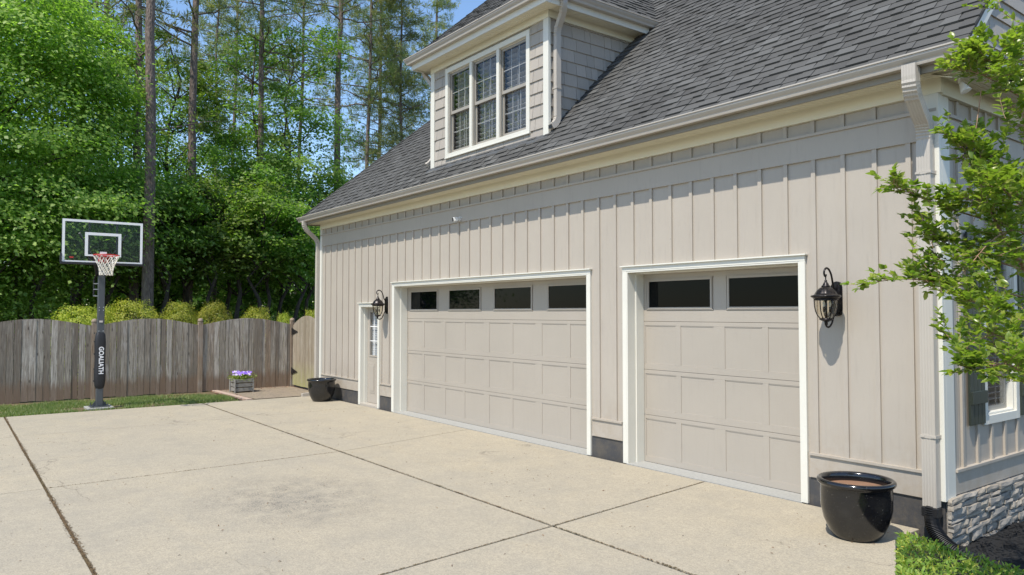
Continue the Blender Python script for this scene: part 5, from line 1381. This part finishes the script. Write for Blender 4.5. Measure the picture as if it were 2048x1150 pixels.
def twig(p0, d, L, r, depth=0, ct=[0]):
    """one leafy twig: gently rising curve with opposite leaves"""
    n = max(3, int(L/.028)); pts = [p0]; p = p0.copy(); dd = d.normalized()
    for i in range(n):
        dd = (dd+Vector((rr.uniform(-.12, .12), rr.uniform(-.12, .12), .035+rr.uniform(-.08, .08)))).normalized(); p = p+dd*(L/n); pts.append(p.copy())
        sd = dd.cross(Vector((0, 0, 1)));
        if sd.length < .1: sd = Vector((1, 0, 0))
        sd.normalize()
        for s_ in (-1, 1):
            if rr.random() < .88: LP.append(tuple(p)); LD.append(tuple(dd*.55+sd*s_*rr.uniform(.6, 1.)+Vector((rr.uniform(-.3, .3), rr.uniform(-.3, .3), rr.uniform(-.1, .5)))))
    LP.append(tuple(p)); LD.append(tuple(dd)); LP.append(tuple(p)); LD.append(tuple(dd+Vector((rr.uniform(-.4, .4), rr.uniform(-.4, .4), .4))))
    b.tube(pts, [r*(1-.6*i/n) for i in range(len(pts))], 5, cap=False)
    if depth < 1 and L > .14:
        for q in range(int(L/.07)):
            i = rr.randrange(1, len(pts)-1); a = Vector((rr.uniform(-1, 1), rr.uniform(-1, 1), rr.uniform(-.3, .9))); twig(pts[i], (dd*.7+a*.8), L*rr.uniform(.3, .6), r*.6, depth+1)
for mi, (P_, r0) in enumerate(main):
    W_ = [W3(*p_) for p_ in P_]; N_ = 8*(len(W_)-1); C_ = [cr(W_, i/N_) for i in range(N_+1)]
    b.tube(C_, [r0*(1-.75*i/N_) for i in range(N_+1)], 8, cap=False)
    d_end = (C_[-1]-C_[-3]).normalized()
    if mi == 0:
        for i in range(14, N_, 2):
            a = Vector((rr.uniform(-1, 1), rr.uniform(-1, 1), rr.uniform(-.1, .9))); twig(C_[i], a, rr.uniform(.2, .4), .003)
        continue
    twig(C_[-1], d_end, .12, .002)
    i0 = 6 if mi in (1,) else 4
    k = 10 if mi in (2, 4) else (6 if mi in (3,) else 0)
    for i in range(max(i0, k), N_+1):
        t = i/N_; tang = (C_[min(i+1, N_)]-C_[i-1]).normalized(); nrep = 1 if rr.random() < .7 else 2
        for q in range(nrep):
            a = Vector((rr.uniform(-1, 1), rr.uniform(-1, 1), rr.uniform(-.5, .9))).normalized()
            Lt = rr.uniform(.07, .24)*(1.15-.45*t)
            if mi in (2, 3, 4): Lt *= .62
            twig(C_[i], tang*.7+a*.9, Lt, .0022)
b.tube([W3(1962, 182, 4.4), W3(1958, 215, 4.42), W3(1953, 250, 4.44), W3(1944, 300, 4.45)], .0035, 6, cap=False)
for k in range(62):                                  # leafy sprays in front of the corner board
    u = rr.random(); px = 1835+85*u; py = rr.uniform(545-95*u*.6, 560+55*u) if k % 3 else rr.uniform(430, 520)
    if k % 3 == 0: px = rr.uniform(1838, 1925)
    p0 = W3(px, py, rr.uniform(4.25, 4.5)); twig(p0, Vector((-.5, -.2, .5))+Vector((rr.uniform(-.7, .7), rr.uniform(-.7, .7), rr.uniform(-.5, .5))), rr.uniform(.06, .14), .0018, 1)
for k in range(120):
    px, py = rr.uniform(1900, 2075), rr.choice([rr.uniform(400, 640), rr.uniform(400, 640), rr.uniform(230, 640), rr.uniform(650, 770)])
    if py > 640 and px < 1965: px += 60
    if px < 1915 and not (420 < py < 600): continue
    if py < 330 and px < 1945: continue
    if py < 260 and px < 2010: continue
    p0 = W3(px, py, rr.uniform(4.15, 5.0)); a = Vector((rr.uniform(-1, 1), rr.uniform(-1, 1), rr.uniform(-.3, .9))); twig(p0, a, rr.uniform(.08, .2), .002, 1)
mt = b.build('branches', M_myrtle, smooth=True); under(mt, myr)
n = len(LP); P = np.array(LP); D = np.array(LD)
V, F = leaf6(P, D, rs.randn(n, 3)*.45+[0, 0, 1], rs.uniform(.030, .062, n), rs.uniform(.018, .034, n), .18)
o = mesh_poly('leaves', V, F, M_myrt, myr, np.tile(rs.rand(n)**2*.8, 6)); o.matrix_parent_inverse = Matrix.Translation(myr.location).inverted()
b = MB()
for k in range(26):
    p0 = W3(rr.uniform(1915, 1950), rr.uniform(292, 330), rr.uniform(4.38, 4.48)); b.lathe([(.0005, .006), (.004, .004), (.006, 0), (.004, -.004), (.0005, -.006)], p0, 8)
under(b.build('seed_capsules', Mat('dark_seed', (.04, .025, .03), .7).m), myr)
print('leaves', n)
